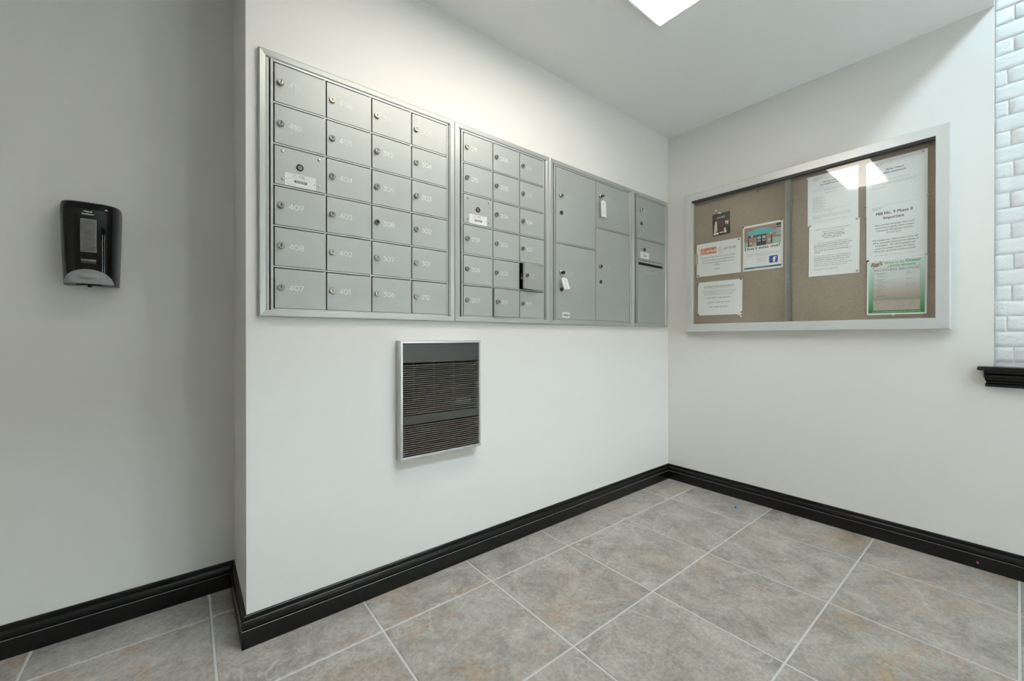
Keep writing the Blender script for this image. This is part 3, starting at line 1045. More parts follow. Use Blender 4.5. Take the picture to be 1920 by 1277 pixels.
key_set('key in the upper right parcel locker with a long white tag hanging straight down', -0.8035, 1.9225, 0.05, 0.098, 0.046, 0.0)
key_set('key in the lower left parcel locker with a shorter tag swung outwards', -1.1501, 1.4155, 0.10, 0.066, 0.046, -0.28)

# ------------------------------------------------------------------ wall heater
hx0, hx1, hz0, hz1, hD = -2.1235, -1.7200, 0.535, 1.036, 0.044
ht = thing('wall_heater', 'grey louvred wall heater below the mailboxes', 'heater', on_mail(hx0, hz0))
W, Hh = hx1 - hx0, hz1 - hz0
fw = 0.0125
MB().box(0.004, W - 0.004, 0.004, Hh - 0.004, 0.0, 0.014).build('back_box', DARK, ht)


def hrail(a, b, ia, ib):
    Pp = [(0.0, 0.0), (0.0, hD - 0.006), (0.003, hD), (fw - 0.002, hD), (fw, hD - 0.003), (fw, 0.0)]
    m = MB()
    ra = [(a[0] + ia[0] * t, a[1] + ia[1] * t, z) for t, z in Pp]
    rb = [(b[0] + ib[0] * t, b[1] + ib[1] * t, z) for t, z in Pp]
    for i in range(len(Pp) - 1):
        m.faces([ra[i], ra[i + 1], rb[i + 1], rb[i]], [(0, 1, 2, 3)])
    m.faces(ra, [list(range(6))]).faces(rb, [list(range(6))])
    bmesh.ops.recalc_face_normals(m.bm, faces=m.bm.faces[:])
    m.build('frame_rail', HFRAME, ht)


e = 0.0002
hrail((e, Hh), (W - e, Hh), (1, -1), (-1, -1))
hrail((e, 0), (W - e, 0), (1, 1), (-1, 1))
hrail((0, e), (0, Hh - e), (1, 1), (1, -1))
hrail((W, e), (W, Hh - e), (-1, 1), (-1, -1))
MB().box(fw, W - fw, 0.942 - hz0, Hh - fw, 0.012, hD - 0.004, bev=0.001).build('top_panel', HPANEL, ht)
MB().box(fw, W - fw, 0.6815 - hz0, 0.7185 - hz0, 0.012, hD - 0.004, bev=0.001).build('middle_panel', HPANEL, ht)
b2 = MB()
sl = 0.0026
b2.faces([(fw, -sl, hD - 0.005), (W - fw, -sl, hD - 0.005), (W - fw, 0.0002, hD - 0.004), (fw, 0.0002, hD - 0.004),
          (fw, 0.0016, hD - 0.020), (W - fw, 0.0016, hD - 0.020), (W - fw, 0.0006, hD - 0.005), (fw, 0.0006, hD - 0.005)],
         [(0, 1, 2, 3), (3, 2, 6, 7), (7, 6, 5, 4), (0, 4, 5, 1)])
slat = b2.mesh('slat', HSLAT)
for i in range(24):
    link('slat', slat, ht, T((0, 0.7235 + 0.00895 * i + 0.003 - hz0, 0)))
for i in range(14):
    link('slat', slat, ht, T((0, 0.5535 + 0.0091 * i + 0.003 - hz0, 0)))
for fxx in (0.16, 0.40, 0.645, 0.93):
    MB().tube([(W * fxx, fw, hD - 0.014), (W * fxx, Hh - 0.085, hD - 0.014)], 0.0012, 6).build('grille_rod', HSLAT, ht)
MB().box(W * 0.70, W * 0.90, 0.742 - hz0, 0.772 - hz0, 0.0142, 0.0152).build('rating_label', mat('dull_label', (0.5, 0.5, 0.48), 0.4), ht)

# ------------------------------------------------------------------ hand sanitizer dispenser
sz = thing('sanitizer_dispenser', 'black hand sanitizer dispenser on the shaded grey wall', 'dispenser', on_mail(-3.072, 1.233, 0, YR))
SH = 0.279


def surf(t, z, off=0.0):
    """t in -1..1 across, z height"""
    f = z / SH
    hwid = 0.0755 - 0.0075 * (1 - f) ** 1.3
    dep = 0.088 + 0.022 * math.sin(PI * min(1, 0.18 + 0.75 * (1 - f)))
    if f > 0.94:
        dep -= 0.012 * ((f - 0.94) / 0.06) ** 2
        hwid -= 0.002 * ((f - 0.94) / 0.06) ** 2
    n = 3.4
    a = (t + 1) / 2 * PI
    c, s = math.cos(a), math.sin(a)
    x = -math.copysign(abs(c) ** (2 / n), c) * (hwid + off)
    d = abs(s) ** (2 / n) * (dep + off)
    return (x, z, d)


def patch(t0, t1, z0, z1, off, nt=16, nz=16, ztop=None):
    rings = []
    for k in range(nz + 1):
        row = []
        for i in range(nt + 1):
            t = t0 + (t1 - t0) * i / nt
            zz1 = ztop(t) if ztop else z1
            row.append(surf(t, z0 + (zz1 - z0) * k / nz, off))
        rings.append(row)
    return rings


m = MB()
m.loft(patch(-1, 1, 0, SH, 0, 48, 24))
m.faces([surf(-1 + 2 * i / 48, SH) for i in range(49)], [list(range(49))])
m.faces([surf(-1 + 2 * i / 48, 0) for i in range(49)], [list(range(49))[::-1]])
m.build('shell', BLACKM, sz)
m = MB()
tF = 0.44
m.loft(patch(-tF, tF, 0.004, SH - 0.006, 0.0022, 30, 24))
rg = patch(-tF, tF, 0.004, SH - 0.006, 0.0022, 30, 24)
rgi = patch(-tF, tF, 0.004, SH - 0.006, -0.001, 30, 24)
m.loft([[r_[0] for r_ in rg], [r_[0] for r_ in rgi]]).loft([[r_[-1] for r_ in rg], [r_[-1] for r_ in rgi]])
m.loft([rg[-1], rgi[-1]]).loft([rg[0], rgi[0]])
m.build('cover', BLACKG, sz)


def xt(x, z):
    """parameter t for a given local x at height z"""
    lo, hi = -0.95, 0.95
    for _ in range(40):
        mid = (lo + hi) / 2
        if surf(mid, z)[0] < x: lo = mid
        else: hi = mid
    return lo


def xpatch(x0, x1, z0, z1, off, nt=10, nz=10, ztop=None):
    rings = []
    for k in range(nz + 1):
        row = []
        for i in range(nt + 1):
            x = x0 + (x1 - x0) * i / nt
            z_ = z0 + ((ztop(x) if ztop else z1) - z0) * k / nz
            row.append(surf(xt(x, max(z_, 0.001)), z_, off))
        rings.append(row)
    return rings


m = MB().loft(xpatch(-0.0150, 0.0195, 0.107, 0.2165, 0.0030))
m.build('viewing_window', SMOKE, sz)
m = MB()
for a, b, c, d in ((-0.0160, -0.0148, 0.106, 0.2175), (0.0193, 0.0205, 0.106, 0.2175), (-0.0160, 0.0205, 0.106, 0.1072), (-0.0160, 0.0205, 0.2163, 0.2175)):
    m.loft(xpatch(a, b, c, d, 0.0033, 4, 4))
m.build('window_rim', GREYP, sz)
arcH = lambda x: 0.001 + 0.0475 * math.sqrt(max(0.0, 1 - (x / 0.0575) ** 2))
m = MB().loft(xpatch(-0.0572, 0.0572, 0.0, 0.05, 0.0045, 24, 8, arcH))
pb = m.build('push_bar', GREYP, sz)
m = MB()
for k in range(1):
    ring0 = [surf(xt(0.027 * math.cos(2 * PI * i / 24), 0.024), 0.024 + 0.0105 * math.sin(2 * PI * i / 24), 0.0052) for i in range(24)]
    ctr = [surf(xt(0.010 * math.cos(2 * PI * i / 24), 0.024), 0.024 + 0.004 * math.sin(2 * PI * i / 24), 0.0085) for i in range(24)]
    m.loft([ring0, ctr], closed=True)
    m.faces(ctr, [list(range(24))], smooth=True)
m.build('thumb_bump', GREYP, pb)
m = MB().loft(xpatch(-0.0165, 0.0205, 0.066, 0.083, 0.0040, 6, 4))
bd = m.build('badge', BLACKM, sz)
m = MB().loft(xpatch(-0.0150, 0.0190, 0.0745, 0.0815, 0.0046, 6, 3))
m.build('badge_plate', mat('badge_silver', (0.32, 0.34, 0.33), 0.3, metal=0.8), bd)
zf = surf(0.0, 0.235, 0.0030)[2]
m = MB()
text_mesh_into(m, 'Hand', -0.0085, 0.0100, 0.2405, 0.0058, 0, 0, bold=0.02)
text_mesh_into(m, 'Sanitizer', -0.0140, 0.0160, 0.2320, 0.0058, 0, 0, bold=0.02)
m.build('lettering', PRINTW, sz, T((0.0, 0.0, zf + 0.0006)))
zf = surf(0.0, 0.076, 0.0052)[2]
m = MB()
text_mesh_into(m, 'Rubbermaid', -0.0125, 0.0165, 0.0763, 0.0032, 0, 0, bold=0.02)
text_mesh_into(m, 'COMMERCIAL PRODUCTS', -0.0145, 0.0185, 0.0690, 0.0022, 0, 1)
m.build('badge_lettering', [PRINTK, PRINTL], bd, T((0, 0, zf)))
m = MB()
for a, b in ((-0.03, -0.005), (0.006, 0.03)):
    m.box(a, b, -0.005, 0.0, 0.055, 0.088)
m.box(-0.005, 0.005, -0.009, 0.0, 0.062, 0.076, bev=0.001)
m.build('nozzle', BLACKM, sz)

# ------------------------------------------------------------------ notice board
BY0, BY1, BZ0, BZ1, BD = -0.1582, -1.4412, 1.0883, 2.0481, 0.055
nb = thing('notice_board', 'glazed cork notice board in a wide silver frame', 'notice board', on_right(BY0, BZ0))
W, Hh = BY0 - BY1, BZ1 - BZ0
fw = 0.0480
MB().box(0.006, W - 0.006, 0.006, Hh - 0.006, 0.0005, 0.010).build('cork_panel', CORK, nb)


def brail(a, b, ia, ib):
    Pp = [(0.0, 0.0), (0.0, BD - 0.003), (0.003, BD), (fw - 0.001, BD), (fw, BD - 0.001), (fw, 0.0095)]
    m = MB()
    ra = [(a[0] + ia[0] * t, a[1] + ia[1] * t, z) for t, z in Pp]
    rb = [(b[0] + ib[0] * t, b[1] + ib[1] * t, z) for t, z in Pp]
    for i in range(len(Pp) - 1):
        m.faces([ra[i], ra[i + 1], rb[i + 1], rb[i]], [(0, 1, 2, 3)])
    m.faces(ra, [list(range(6))]).faces(rb, [list(range(6))])
    bmesh.ops.recalc_face_normals(m.bm, faces=m.bm.faces[:])
    m.build('frame_rail', FRAMEA, nb)


brail((e, Hh), (W - e, Hh), (1, -1), (-1, -1))
brail((e, 0), (W - e, 0), (1, 1), (-1, 1))
brail((0, e), (0, Hh - e), (1, 1), (1, -1))
brail((W, e), (W, Hh - e), (-1, 1), (-1, -1))
i0, i1, j0, j1 = fw, W - fw, fw, Hh - fw
MB().box(i0, i1, j1 - 0.014, j1, 0.026, 0.049, bev=0.001).build('top_track', TRACKD, nb)
MB().box(i0, i1, j0, j0 + 0.006, 0.026, 0.049, bev=0.001).build('bottom_track', FRAMEA, nb)
MB().box(i0, i0 + 0.006, j0, j1, 0.026, 0.049, bev=0.001).build('side_channel', FRAMEA, nb)
sx = 0.640
MB().box(i0 + 0.004, sx + 0.006, j0 + 0.004, j1 - 0.006, 0.0415, 0.0455).build('glass_pane', GLASS, nb)
MB().box(sx - 0.028, i1, j0 + 0.004, j1 - 0.006, 0.0325, 0.0365).build('glass_pane', GLASS, nb)
_sm = bpy.data.materials.new('dusty_glass_overlap')
_sm.use_nodes = True
_nt = _sm.node_tree
_t = _nt.nodes.new('ShaderNodeBsdfTransparent')
_mx = _nt.nodes.new('ShaderNodeMixShader')
_mx.inputs[0].default_value = 0.17
_nt.nodes['Principled BSDF'].inputs['Base Color'].default_value = (0.78, 0.78, 0.75, 1)
_nt.links.new(_t.outputs[0], _mx.inputs[1]); _nt.links.new(_nt.nodes['Principled BSDF'].outputs[0], _mx.inputs[2])
_nt.links.new(_mx.outputs[0], _nt.nodes['Material Output'].inputs[0])
MB().box(sx - 0.027, sx + 0.005, j0 + 0.004, j1 - 0.008, 0.0372, 0.0400).build('seal_strip', _sm, nb)
EDGEG = mat('ground_glass_edge', (0.10, 0.13, 0.12), 0.3)
MB().box(sx + 0.006, sx + 0.0072, j0 + 0.004, j1 - 0.008, 0.0410, 0.0460).build('glass_edge', EDGEG, nb)
m = MB()
for q in ((0.292, 0.9215, 0.30, 0.9265), (0.312, 0.923, 0.318, 0.925), (0.345, 0.9245, 0.352, 0.926), (0.356, 0.922, 0.365, 0.9235)):
    m.stroke([(q[0], q[1]), (q[2], q[3])], 0.0018, BD + 0.0004)
m.build('scuff_mark', PRINTL, nb)


# --- the sheets pinned inside
class Sheet:
    def __init__(s, label, cat, yl, yr, zb, zt, depth, paper=PAPER, name='paper_notice', tilt=0.0):
        s.w, s.h = yl - yr, zt - zb
        s.root = thing(name, label, cat, on_right(yl, zb, depth) @ Matrix.Rotation(tilt, 4, 'Z'), 'sheets in the notice board')
        n = 8
        rows = []
        mbs = MB()
        mbs.box(0, s.w, 0, s.h, -0.0003, 0.0)
        mbs.build('sheet', paper, s.root)
        s.mb = MB()
        s.mats = []

    def mi(s, m):
        if m not in s.mats:
            s.mats.append(m)
        return s.mats.index(m)

    def text(s, st, u0, u1, v, h, m=PRINTK, bold=0.0, shear=0.0, rot=0.0, z=0.0004):
        text_mesh_into(s.mb, st, u0 * s.w, u1 * s.w, (1 - v) * s.h, h, z, s.mi(m), bold, shear, rot)

    def ctext(s, st, v, h, m=PRINTK, k=0.60, uc=0.5, bold=0.0, shear=0.0):
        wd_ = len(st) * h * k / s.w * 1.0
        s.text(st, uc - wd_ / 2, uc + wd_ / 2, v, h, m, bold, shear)

    def rect(s, u0, u1, v0, v1, m, z=0.0003):
        s.mb.rect(u0 * s.w, u1 * s.w, (1 - v1) * s.h, (1 - v0) * s.h, z, s.mi(m))

    def poly(s, pts, m, z=0.0004):
        s.mb.faces([(u * s.w, (1 - v) * s.h, z) for u, v in pts], [list(range(len(pts)))], s.mi(m))

    def stroke(s, pts, w, m, z=0.0005):
        s.mb.stroke([(u * s.w, (1 - v) * s.h) for u, v in pts], w, z, s.mi(m))

    def bars(s, u0, u1, v, m=PRINTL, h=0.0011, rag=0.0, seed=None):
        """a line of print too small to read: word-long dashes"""
        rnd = random.Random(int(v * 1e4) + len(s.mats))
        u = u0
        while u < u1 - rag:
            L_ = rnd.uniform(0.02, 0.075)
            s.rect(u, min(u + L_, u1), v, v + h / s.h, m, 0.0004)
            u += L_ + 0.012

    def done(s, name='print'):
        s.mb.build(name, s.mats, s.root)


def belo(s, cu, cv, sc, w, m):
    """looped arch emblem: outline in sheet fractions, sc = height in metres"""
    right = [(0, 0.5), (0.10, 0.42), (0.20, 0.20), (0.34, -0.12), (0.45, -0.36), (0.42, -0.48), (0.30, -0.52), (0.17, -0.45), (0.0, -0.24),
             (-0.11, -0.08), (-0.13, 0.05), (-0.08, 0.14), (0, 0.17)]
    for sg in (1, -1):
        s.stroke([(cu + sg * x * sc / s.w, cv - y * sc / s.h) for x, y in right], w, m)


# small dark flyer
S = Sheet('small dark event flyer pinned at the upper left of the cork', 'flyer', -0.335, -0.449, 1.735, 1.883, 0.0120, FLYK, 'event_flyer', 0.02)
S.rect(0.05, 0.95, 0.04, 0.97, FLYK)
S.rect(0.34, 0.66, 0.38, 0.80, MAROON, 0.0004)
S.text('COLORED', 0.25, 0.73, 0.235, 0.0125, CREAM, bold=0.01)
S.poly([(0.16, 0.36), (0.26, 0.33), (0.28, 0.80), (0.08, 0.86), (0.10, 0.62)], CREAM)
S.poly([(0.72, 0.40), (0.92, 0.40), (0.90, 0.56), (0.74, 0.56)], CREAM)
S.poly([(0.63, 0.92), (0.66, 0.74), (0.72, 0.68), (0.78, 0.74), (0.80, 0.92)], CREAM)
S.stroke([(0.80, 0.50), (0.81, 0.62), (0.78, 0.80)], 0.006, MAROON, 0.0006)
S.rect(0.06, 0.34, 0.86, 0.95, PRINTW, 0.0005)
S.bars(0.09, 0.32, 0.89, PRINTG, 0.002)
S.rect(0.40, 0.60, 0.86, 0.90, PRINTW, 0.0005)
S.done()

# landscape short-term rental notice
S = Sheet('landscape notice with a coral logo about short-term rentals', 'notice', -0.224, -0.5155, 1.4710, 1.6975, 0.0120)
S.rect(0.095, 0.465, 0.150, 0.335, CORAL)
belo(S, 0.155, 0.245, 0.036, 0.0016, PRINTW)
S.text('airbnb', 0.225, 0.46, 0.285, 0.021, PRINTW, bold=0.022)
belo(S, 0.545, 0.245, 0.036, 0.0012, ROSE)
S.text('airbnb', 0.625, 0.895, 0.275, 0.020, ROSE)
for t_, a, b, v in (('A quick reminder that short-term rentals', 0.115, 0.875, 0.455), ("aren't allowed per our building by-laws.", 0.125, 0.86, 0.540),
                    ('This includes listing individual units on', 0.135, 0.855, 0.620), ('Airbnb.', 0.415, 0.545, 0.695), ('Thanks', 0.41, 0.545, 0.825)):
    S.text(t_, a, b, v, 0.0078, PRINTG, bold=0.006)
S.done()
MB().box(-0.012, 0.010, S.h * 0.40, S.h * 0.72, 0.0006, 0.0008).build('tape', TAPE, S.root)

# awning flyer
S = Sheet('portrait flyer with a teal awning picture and blue logo', 'flyer', -0.527, -0.7525, 1.4720, 1.7600, 0.0120)
S.rect(0.035, 0.955, 0.045, 0.52, BRK)
S.rect(0.035, 0.20, 0.36, 0.52, GREENL, 0.00034)
S.rect(0.76, 0.955, 0.34, 0.47, GREENL, 0.00034)
S.rect(0.84, 0.955, 0.05, 0.30, PRINTL, 0.00036)
S.rect(0.845, 0.955, 0.055, 0.10, PRINTK, 0.0004)
S.rect(0.845, 0.955, 0.125, 0.145, PRINTK, 0.0004)
for k in range(3):
    S.stroke([(0.86 + k * 0.04, 0.15), (0.86 + k * 0.04, 0.30)], 0.001, PRINTW)
S.rect(0.14, 0.74, 0.235, 0.50, BRK, 0.00036)
S.rect(0.135, 0.155, 0.23, 0.50, DOORP, 0.0004)
S.rect(0.715, 0.74, 0.20, 0.46, DOORP, 0.0004)
S.rect(0.36, 0.60, 0.23, 0.50, DOORP, 0.0004)
S.rect(0.155, 0.36, 0.225, 0.27, DOORP, 0.0004)
for a in (0.375, 0.50):
    S.rect(a, a + 0.085, 0.27, 0.33, GREENL, 0.00045)
    S.rect(a, a + 0.085, 0.36, 0.375, PRINTW, 0.00045)
    S.stroke([(a + 0.01, 0.41), (a + 0.075, 0.41), (a + 0.075, 0.49), (a + 0.01, 0.49), (a + 0.01, 0.41)], 0.0008, PRINTL)
S.poly([(0.13, 0.175), (0.15, 0.135), (0.30, 0.105), (0.45, 0.092), (0.60, 0.105), (0.74, 0.15), (0.84, 0.21), (0.84, 0.232), (0.13, 0.232)], AWN, 0.0005)
for u_ in (0.21, 0.69):
    S.rect(u_, u_ + 0.055, 0.238, 0.258, PRINTW, 0.0005)
S.rect(0.195, 0.235, 0.385, 0.415, PRINTW, 0.0005)
S.poly([(0.27, 0.40), (0.33, 0.38), (0.36, 0.47), (0.25, 0.49)], GREENL, 0.0005)
S.poly([(0.63, 0.36), (0.66, 0.33), (0.70, 0.36), (0.69, 0.42), (0.64, 0.42)], GREENL, 0.0005)
S.rect(0.035, 0.955, 0.472, 0.53, PAPER, 0.00052)
S.text("Don't miss out!", 0.055, 0.925, 0.545, 0.0185, NAVY, bold=0.03, z=0.0006)
S.bars(0.10, 0.90, 0.575, CREAM, 0.0016)
for v, a, b in ((0.635, 0.12, 0.90), (0.655, 0.08, 0.94), (0.675, 0.12, 0.88), (0.695, 0.34, 0.66)):
    S.bars(a, b, v, PRINTL, 0.0014)
for k, v in enumerate((0.735, 0.755, 0.775, 0.795, 0.812, 0.83)):
    S.bars(0.36 + 0.02 * (k % 2), 0.62 - 0.02 * (k % 2), v, PRINTL, 0.0012)
S.bars(0.38, 0.60, 0.885, PRINTL, 0.001)
S.poly([(0.685, 0.725), (0.865, 0.725), (0.88, 0.735), (0.88, 0.865), (0.865, 0.875), (0.685, 0.875), (0.67, 0.865), (0.67, 0.735)], FBLUE)
S.text('f', 0.755, 0.845, 0.862, 0.033, PRINTW, bold=0.04, z=0.0006)
S.rect(0.03, 0.965, 0.925, 0.962, TEALB)
S.bars(0.30, 0.68, 0.940, PRINTW, 0.0012)
S.done()

# attention residents
S = Sheet('landscape ATTENTION RESIDENTS notice pinned at the lower left', 'notice', -0.232, -0.523, 1.2017, 1.4310, 0.0120, tilt=-0.006)
S.text('ATTENTION RESIDENTS', 0.14, 0.83, 0.185, 0.0135, PRINTG)
S.stroke([(0.14, 0.205), (0.83, 0.205)], 0.0009, PRINTG)
for t_, a, b, v in (('IF YOUR AMAZON, FEDEX, OR UPS PACKAGE', 0.105, 0.87, 0.300), ('IS NOT DELIVERED TO YOUR UNIT DOOR,', 0.13, 0.835, 0.350),
                    ('PLEASE REPORT IT TO THE CARRIER.', 0.155, 0.80, 0.400)):
    S.text(t_, a, b, v, 0.0078, PRINTL)
for t_, a, b, v in (('AMAZON: 1-888-280-4331', 0.21, 0.75, 0.505), ('FEDEX: 1-800-463-3339', 0.23, 0.735, 0.640), ('UPS: 1-800-742-5877', 0.265, 0.70, 0.775)):
    S.text(t_, a, b, v, 0.0085, PRINTG)
S.done()

# tax exemption sheet in a sleeve
S = Sheet('upper left sheet in a clear sleeve listing tax exemption text', 'notice', -0.877, -1.1035, 1.6870, 1.9700, 0.0120, SLEEVE)
for k in range(4):
    S.bars(0.11, 0.30 - 0.03 * k, 0.055 + 0.014 * k, PRINTL, 0.0012)
S.stroke([(0.11, 0.045), (0.88, 0.045)], 0.0005, PRINTL)
S.text('Mill No. 9 Phase II', 0.32, 0.68, 0.175, 0.0072, NAVY, bold=0.015)
S.text('TAX EXEMPTION REMINDER', 0.25, 0.78, 0.225, 0.0072, NAVY, bold=0.015)
for v, a, b in ((0.28, 0.14, 0.86), (0.315, 0.13, 0.88), (0.335, 0.32, 0.62), (0.385, 0.36, 0.60)):
    S.bars(a, b, v, PRINTL if v < 0.38 else PRINTG, 0.0014)
for k in range(14):
    S.bars(0.11, 0.30 + 0.08 * ((k * 7) % 3) / 2, 0.44 + 0.0185 * k, PRINTL, 0.0013)
for v, a, b in ((0.715, 0.11, 0.86), (0.740, 0.11, 0.56), (0.775, 0.44, 0.52), (0.81, 0.11, 0.86), (0.83, 0.11, 0.88), (0.85, 0.11, 0.84), (0.87, 0.11, 0.28), (0.93, 0.16, 0.80)):
    S.bars(a, b, v, PRINTL, 0.0013)
S.done()

# towing notice
S = Sheet('towing company notice hanging below the tax sheet', 'notice', -0.882, -1.1075, 1.3970, 1.6890, 0.0128, tilt=-0.008)
for t_, a, b, v, m in (('Mill No. 9 Phase II New Towing Company', 0.15, 0.83, 0.115, PRINTL), ('Effective December 5, 2023', 0.27, 0.71, 0.165, PRINTL),
                       ("JB's Towing Company", 0.31, 0.68, 0.205, PRINTG), ('24/7 Towing - 317-639-5646', 0.26, 0.72, 0.243, PRINTG), ('2334 S. California St.', 0.31, 0.66, 0.282, PRINTG)):
    S.text(t_, a, b, v, 0.0078, m, bold=0.008 if m is PRINTG else 0)
for t_, a, b, v, m in (('If a vehicle is parked in your assigned space,', 0.11, 0.80, 0.370, PRINTL), ('you may contact 317-639-5646 to request a tow.', 0.11, 0.86, 0.407, PRINTG),
                       ("JB's Towing has been provided with a list of", 0.11, 0.80, 0.443, PRINTG), ('approved owners and tenants, and they will', 0.11, 0.79, 0.480, PRINTL),
                       ('only accept tow requests from individuals on', 0.11, 0.85, 0.517, PRINTG), ('that list.', 0.11, 0.24, 0.553, PRINTG),
                       ('To ensure that the fenced out parking space is', 0.11, 0.83, 0.625, PRINTL), ('not used improperly, only a Board Member is', 0.11, 0.84, 0.662, PRINTG),
                       ('authorized to request a tow from that spot.', 0.11, 0.82, 0.700, PRINTG), ('The fenced out space should be used for', 0.11, 0.74, 0.737, PRINTL),
                       ('vendor/contractor parking only. Please watch for', 0.11, 0.87, 0.774, PRINTL), ('additional information regarding this space.', 0.11, 0.77, 0.811, PRINTL),
                       ('Thank you for your cooperation.', 0.11, 0.60, 0.880, PRINTL)):
    S.text(t_, a, b, v, 0.0072, m, bold=0.006 if m is PRINTG else 0)
S.done()

# garden rules sheet in a sleeve
S = Sheet('topmost right sheet in a clear sleeve headed urban garden rules', 'notice', -1.135, -1.3635, 1.6860, 1.9660, 0.0120, SLEEVE)
for k in range(4):
    S.bars(0.10, 0.34 - 0.03 * k, 0.055 + 0.015 * k, PRINTL, 0.0012)
S.stroke([(0.30, 0.050), (0.88, 0.050)], 0.0006, PRINTL)
S.text('Mill No. 9 Phase II', 0.34, 0.63, 0.215, 0.0080, NAVY, bold=0.015)
S.text('URBAN GARDEN RULES', 0.30, 0.665, 0.272, 0.0080, NAVY, bold=0.015)
for v, a, b in ((0.38, 0.12, 0.74), (0.435, 0.10, 0.83), (0.460, 0.10, 0.81), (0.505, 0.10, 0.36)):
    S.bars(a, b, v, PRINTL, 0.0016)
S.done()

# important garage door notice
S = Sheet('garage door notice with a bold Important heading', 'notice', -1.1365, -1.3630, 1.4520, 1.7380, 0.0128, SLEEVE)
for k in range(4):
    S.bars(0.10, 0.34 - 0.03 * k, 0.055 + 0.014 * k, PRINTL, 0.0012)
S.stroke([(0.30, 0.030), (0.88, 0.030)], 0.0006, PRINTL)
S.text('Mill No. 9 Phase II', 0.17, 0.77, 0.200, 0.0150, PURPLE, bold=0.018)
S.text('Important', 0.30, 0.64, 0.285, 0.0145, PURPLE, bold=0.018)
for t_, a, b, v in (('If you see that the garage door is not', 0.15, 0.80, 0.395), ('functioning properly, please contact', 0.155, 0.795, 0.445),
                    ('Community Management Services', 0.17, 0.775, 0.495), ('317-631-2213', 0.345, 0.585, 0.545),
                    ('For emergencies - please press 6 your call', 0.115, 0.855, 0.665), ('will be answered, please provide details of', 0.11, 0.86, 0.715),
                    ('the problem.  We will investigate and', 0.15, 0.815, 0.765), ('contact the proper vendor for repairs.', 0.15, 0.81, 0.815), ('Please do not call the vendor yourself.', 0.145, 0.82, 0.865)):
    S.text(t_, a, b, v, 0.0082, PRINTG, bold=0.008)
S.bars(0.155, 0.81, 0.925, PRINTL, 0.0014)
S.done()

# recycling poster
S = Sheet('green bordered recycling poster at the lower right', 'poster', -1.1380, -1.3615, 1.1665, 1.4525, 0.0136, PAPER, 'recycling_poster', -0.008)
GRAD = gradient_material('green_gradient_print', (0.02, 0.23, 0.05), (0.62, 0.76, 0.68), 0.02, S.h * 0.86)
BEIGE = gradient_material('beige_gradient_print', (0.42, 0.29, 0.22), (0.66, 0.70, 0.66), S.h * 0.28, S.h * 0.66)
BEIGE2 = mat('beige_print', (0.50, 0.42, 0.36), 0.6)
S.rect(0.03, 0.965, 0.03, 0.972, GRAD)
S.text("Ray's", 0.075, 0.265, 0.125, 0.019, PRINTK, bold=0.05, shear=0.3, rot=0.16, z=0.0005)
S.text("Ray's", 0.082, 0.258, 0.122, 0.017, CORAL, bold=0.0, shear=0.3, rot=0.16, z=0.0007)
S.stroke([(0.10, 0.15), (0.13, 0.125), (0.27, 0.095)], 0.0022, PRINTK)
S.text('Want to be', 0.30, 0.635, 0.095, 0.0125, BROWN, bold=0.018, z=0.0005)
S.text('Green?', 0.655, 0.890, 0.085, 0.0140, GREEND, bold=0.025, z=0.0005)
S.stroke([(0.36, 0.142), (0.375, 0.118), (0.39, 0.142), (0.36, 0.142)], 0.0008, GREEND)
S.text("RECYCLE WITH RAY'S!", 0.40, 0.815, 0.145, 0.0082, GREEND, bold=0.03, z=0.0005)


def rrect(u0, u1, v0, v1, m, z, r=0.012):
    pts = []
    ru, rv = r, r * S.w / S.h
    for cu_, cv_, a0 in ((u1 - ru, v0 + rv, -90), (u1 - ru, v1 - rv, 0), (u0 + ru, v1 - rv, 90), (u0 + ru, v0 + rv, 180)):
        pts += [(cu_ + ru * math.cos(math.radians(a0 + 22.5 * k)), cv_ + rv * math.sin(math.radians(a0 + 22.5 * k))) for k in range(5)]
    S.poly(pts[::-1], m, z)


rrect(0.115, 0.895, 0.155, 0.712, BROWN, 0.0004, 0.018)
rrect(0.119, 0.891, 0.158, 0.709, BEIGE, 0.0006, 0.016)
rrect(0.115, 0.895, 0.728, 0.925, BROWN, 0.0004, 0.018)
rrect(0.119, 0.891, 0.731, 0.922, BEIGE2, 0.0006, 0.016)
S.text('RECYCLING BIN ITEMS', 0.135, 0.875, 0.215, 0.0095, BROWN, bold=0.03, z=0.0008)
S.text('NEW IDENTITIES FOR RECYCLED PRODUCTS', 0.14, 0.87, 0.757, 0.0052, PRINTG, bold=0.02, z=0.0008)


def pbars(u0, u1, v, m, h=0.0012):
    S.mb.rect(u0 * S.w, u1 * S.w, (1 - v) * S.h - h, (1 - v) * S.h, 0.0008, S.mi(m))


for v in (0.255, 0.365, 0.465, 0.56):
    pbars(0.145, 0.17, v, BROWN, 0.0022)
    pbars(0.175, 0.27 + 0.05 * ((v * 100) % 2), v, BROWN, 0.0022)
    for k in range(4):
        pbars(0.18, 0.26 + 0.09 * ((k * 3 + int(v * 100)) % 4) / 2, v + 0.022 + 0.016 * k, PRINTL)
pbars(0.18, 0.33, 0.665, PRINTG, 0.0024)
for v, n in ((0.25, 4), (0.37, 2), (0.455, 5), (0.57, 4)):
    for k in range(n):
        pbars(0.66, 0.72 + 0.04 * ((k * 5) % 3), v + 0.015 * k, PRINTL)
for k, u in enumerate((0.145, 0.32, 0.52, 0.725)):
    pbars(u, u + 0.10, 0.785, CORAL, 0.002)
    for q in range(5 if k != 1 else 2):
        pbars(u, u + 0.09 + 0.02 * ((q * 3 + k) % 3), 0.812 + 0.013 * q, PRINTL)
for u in (0.30, 0.50, 0.705):
    S.stroke([(u, 0.775), (u, 0.91)], 0.0004, BROWN, 0.0009)
S.bars(0.10, 0.90, 0.945, PRINTW, 0.002)
S.done()

# --- push pins
pin_cache = {}


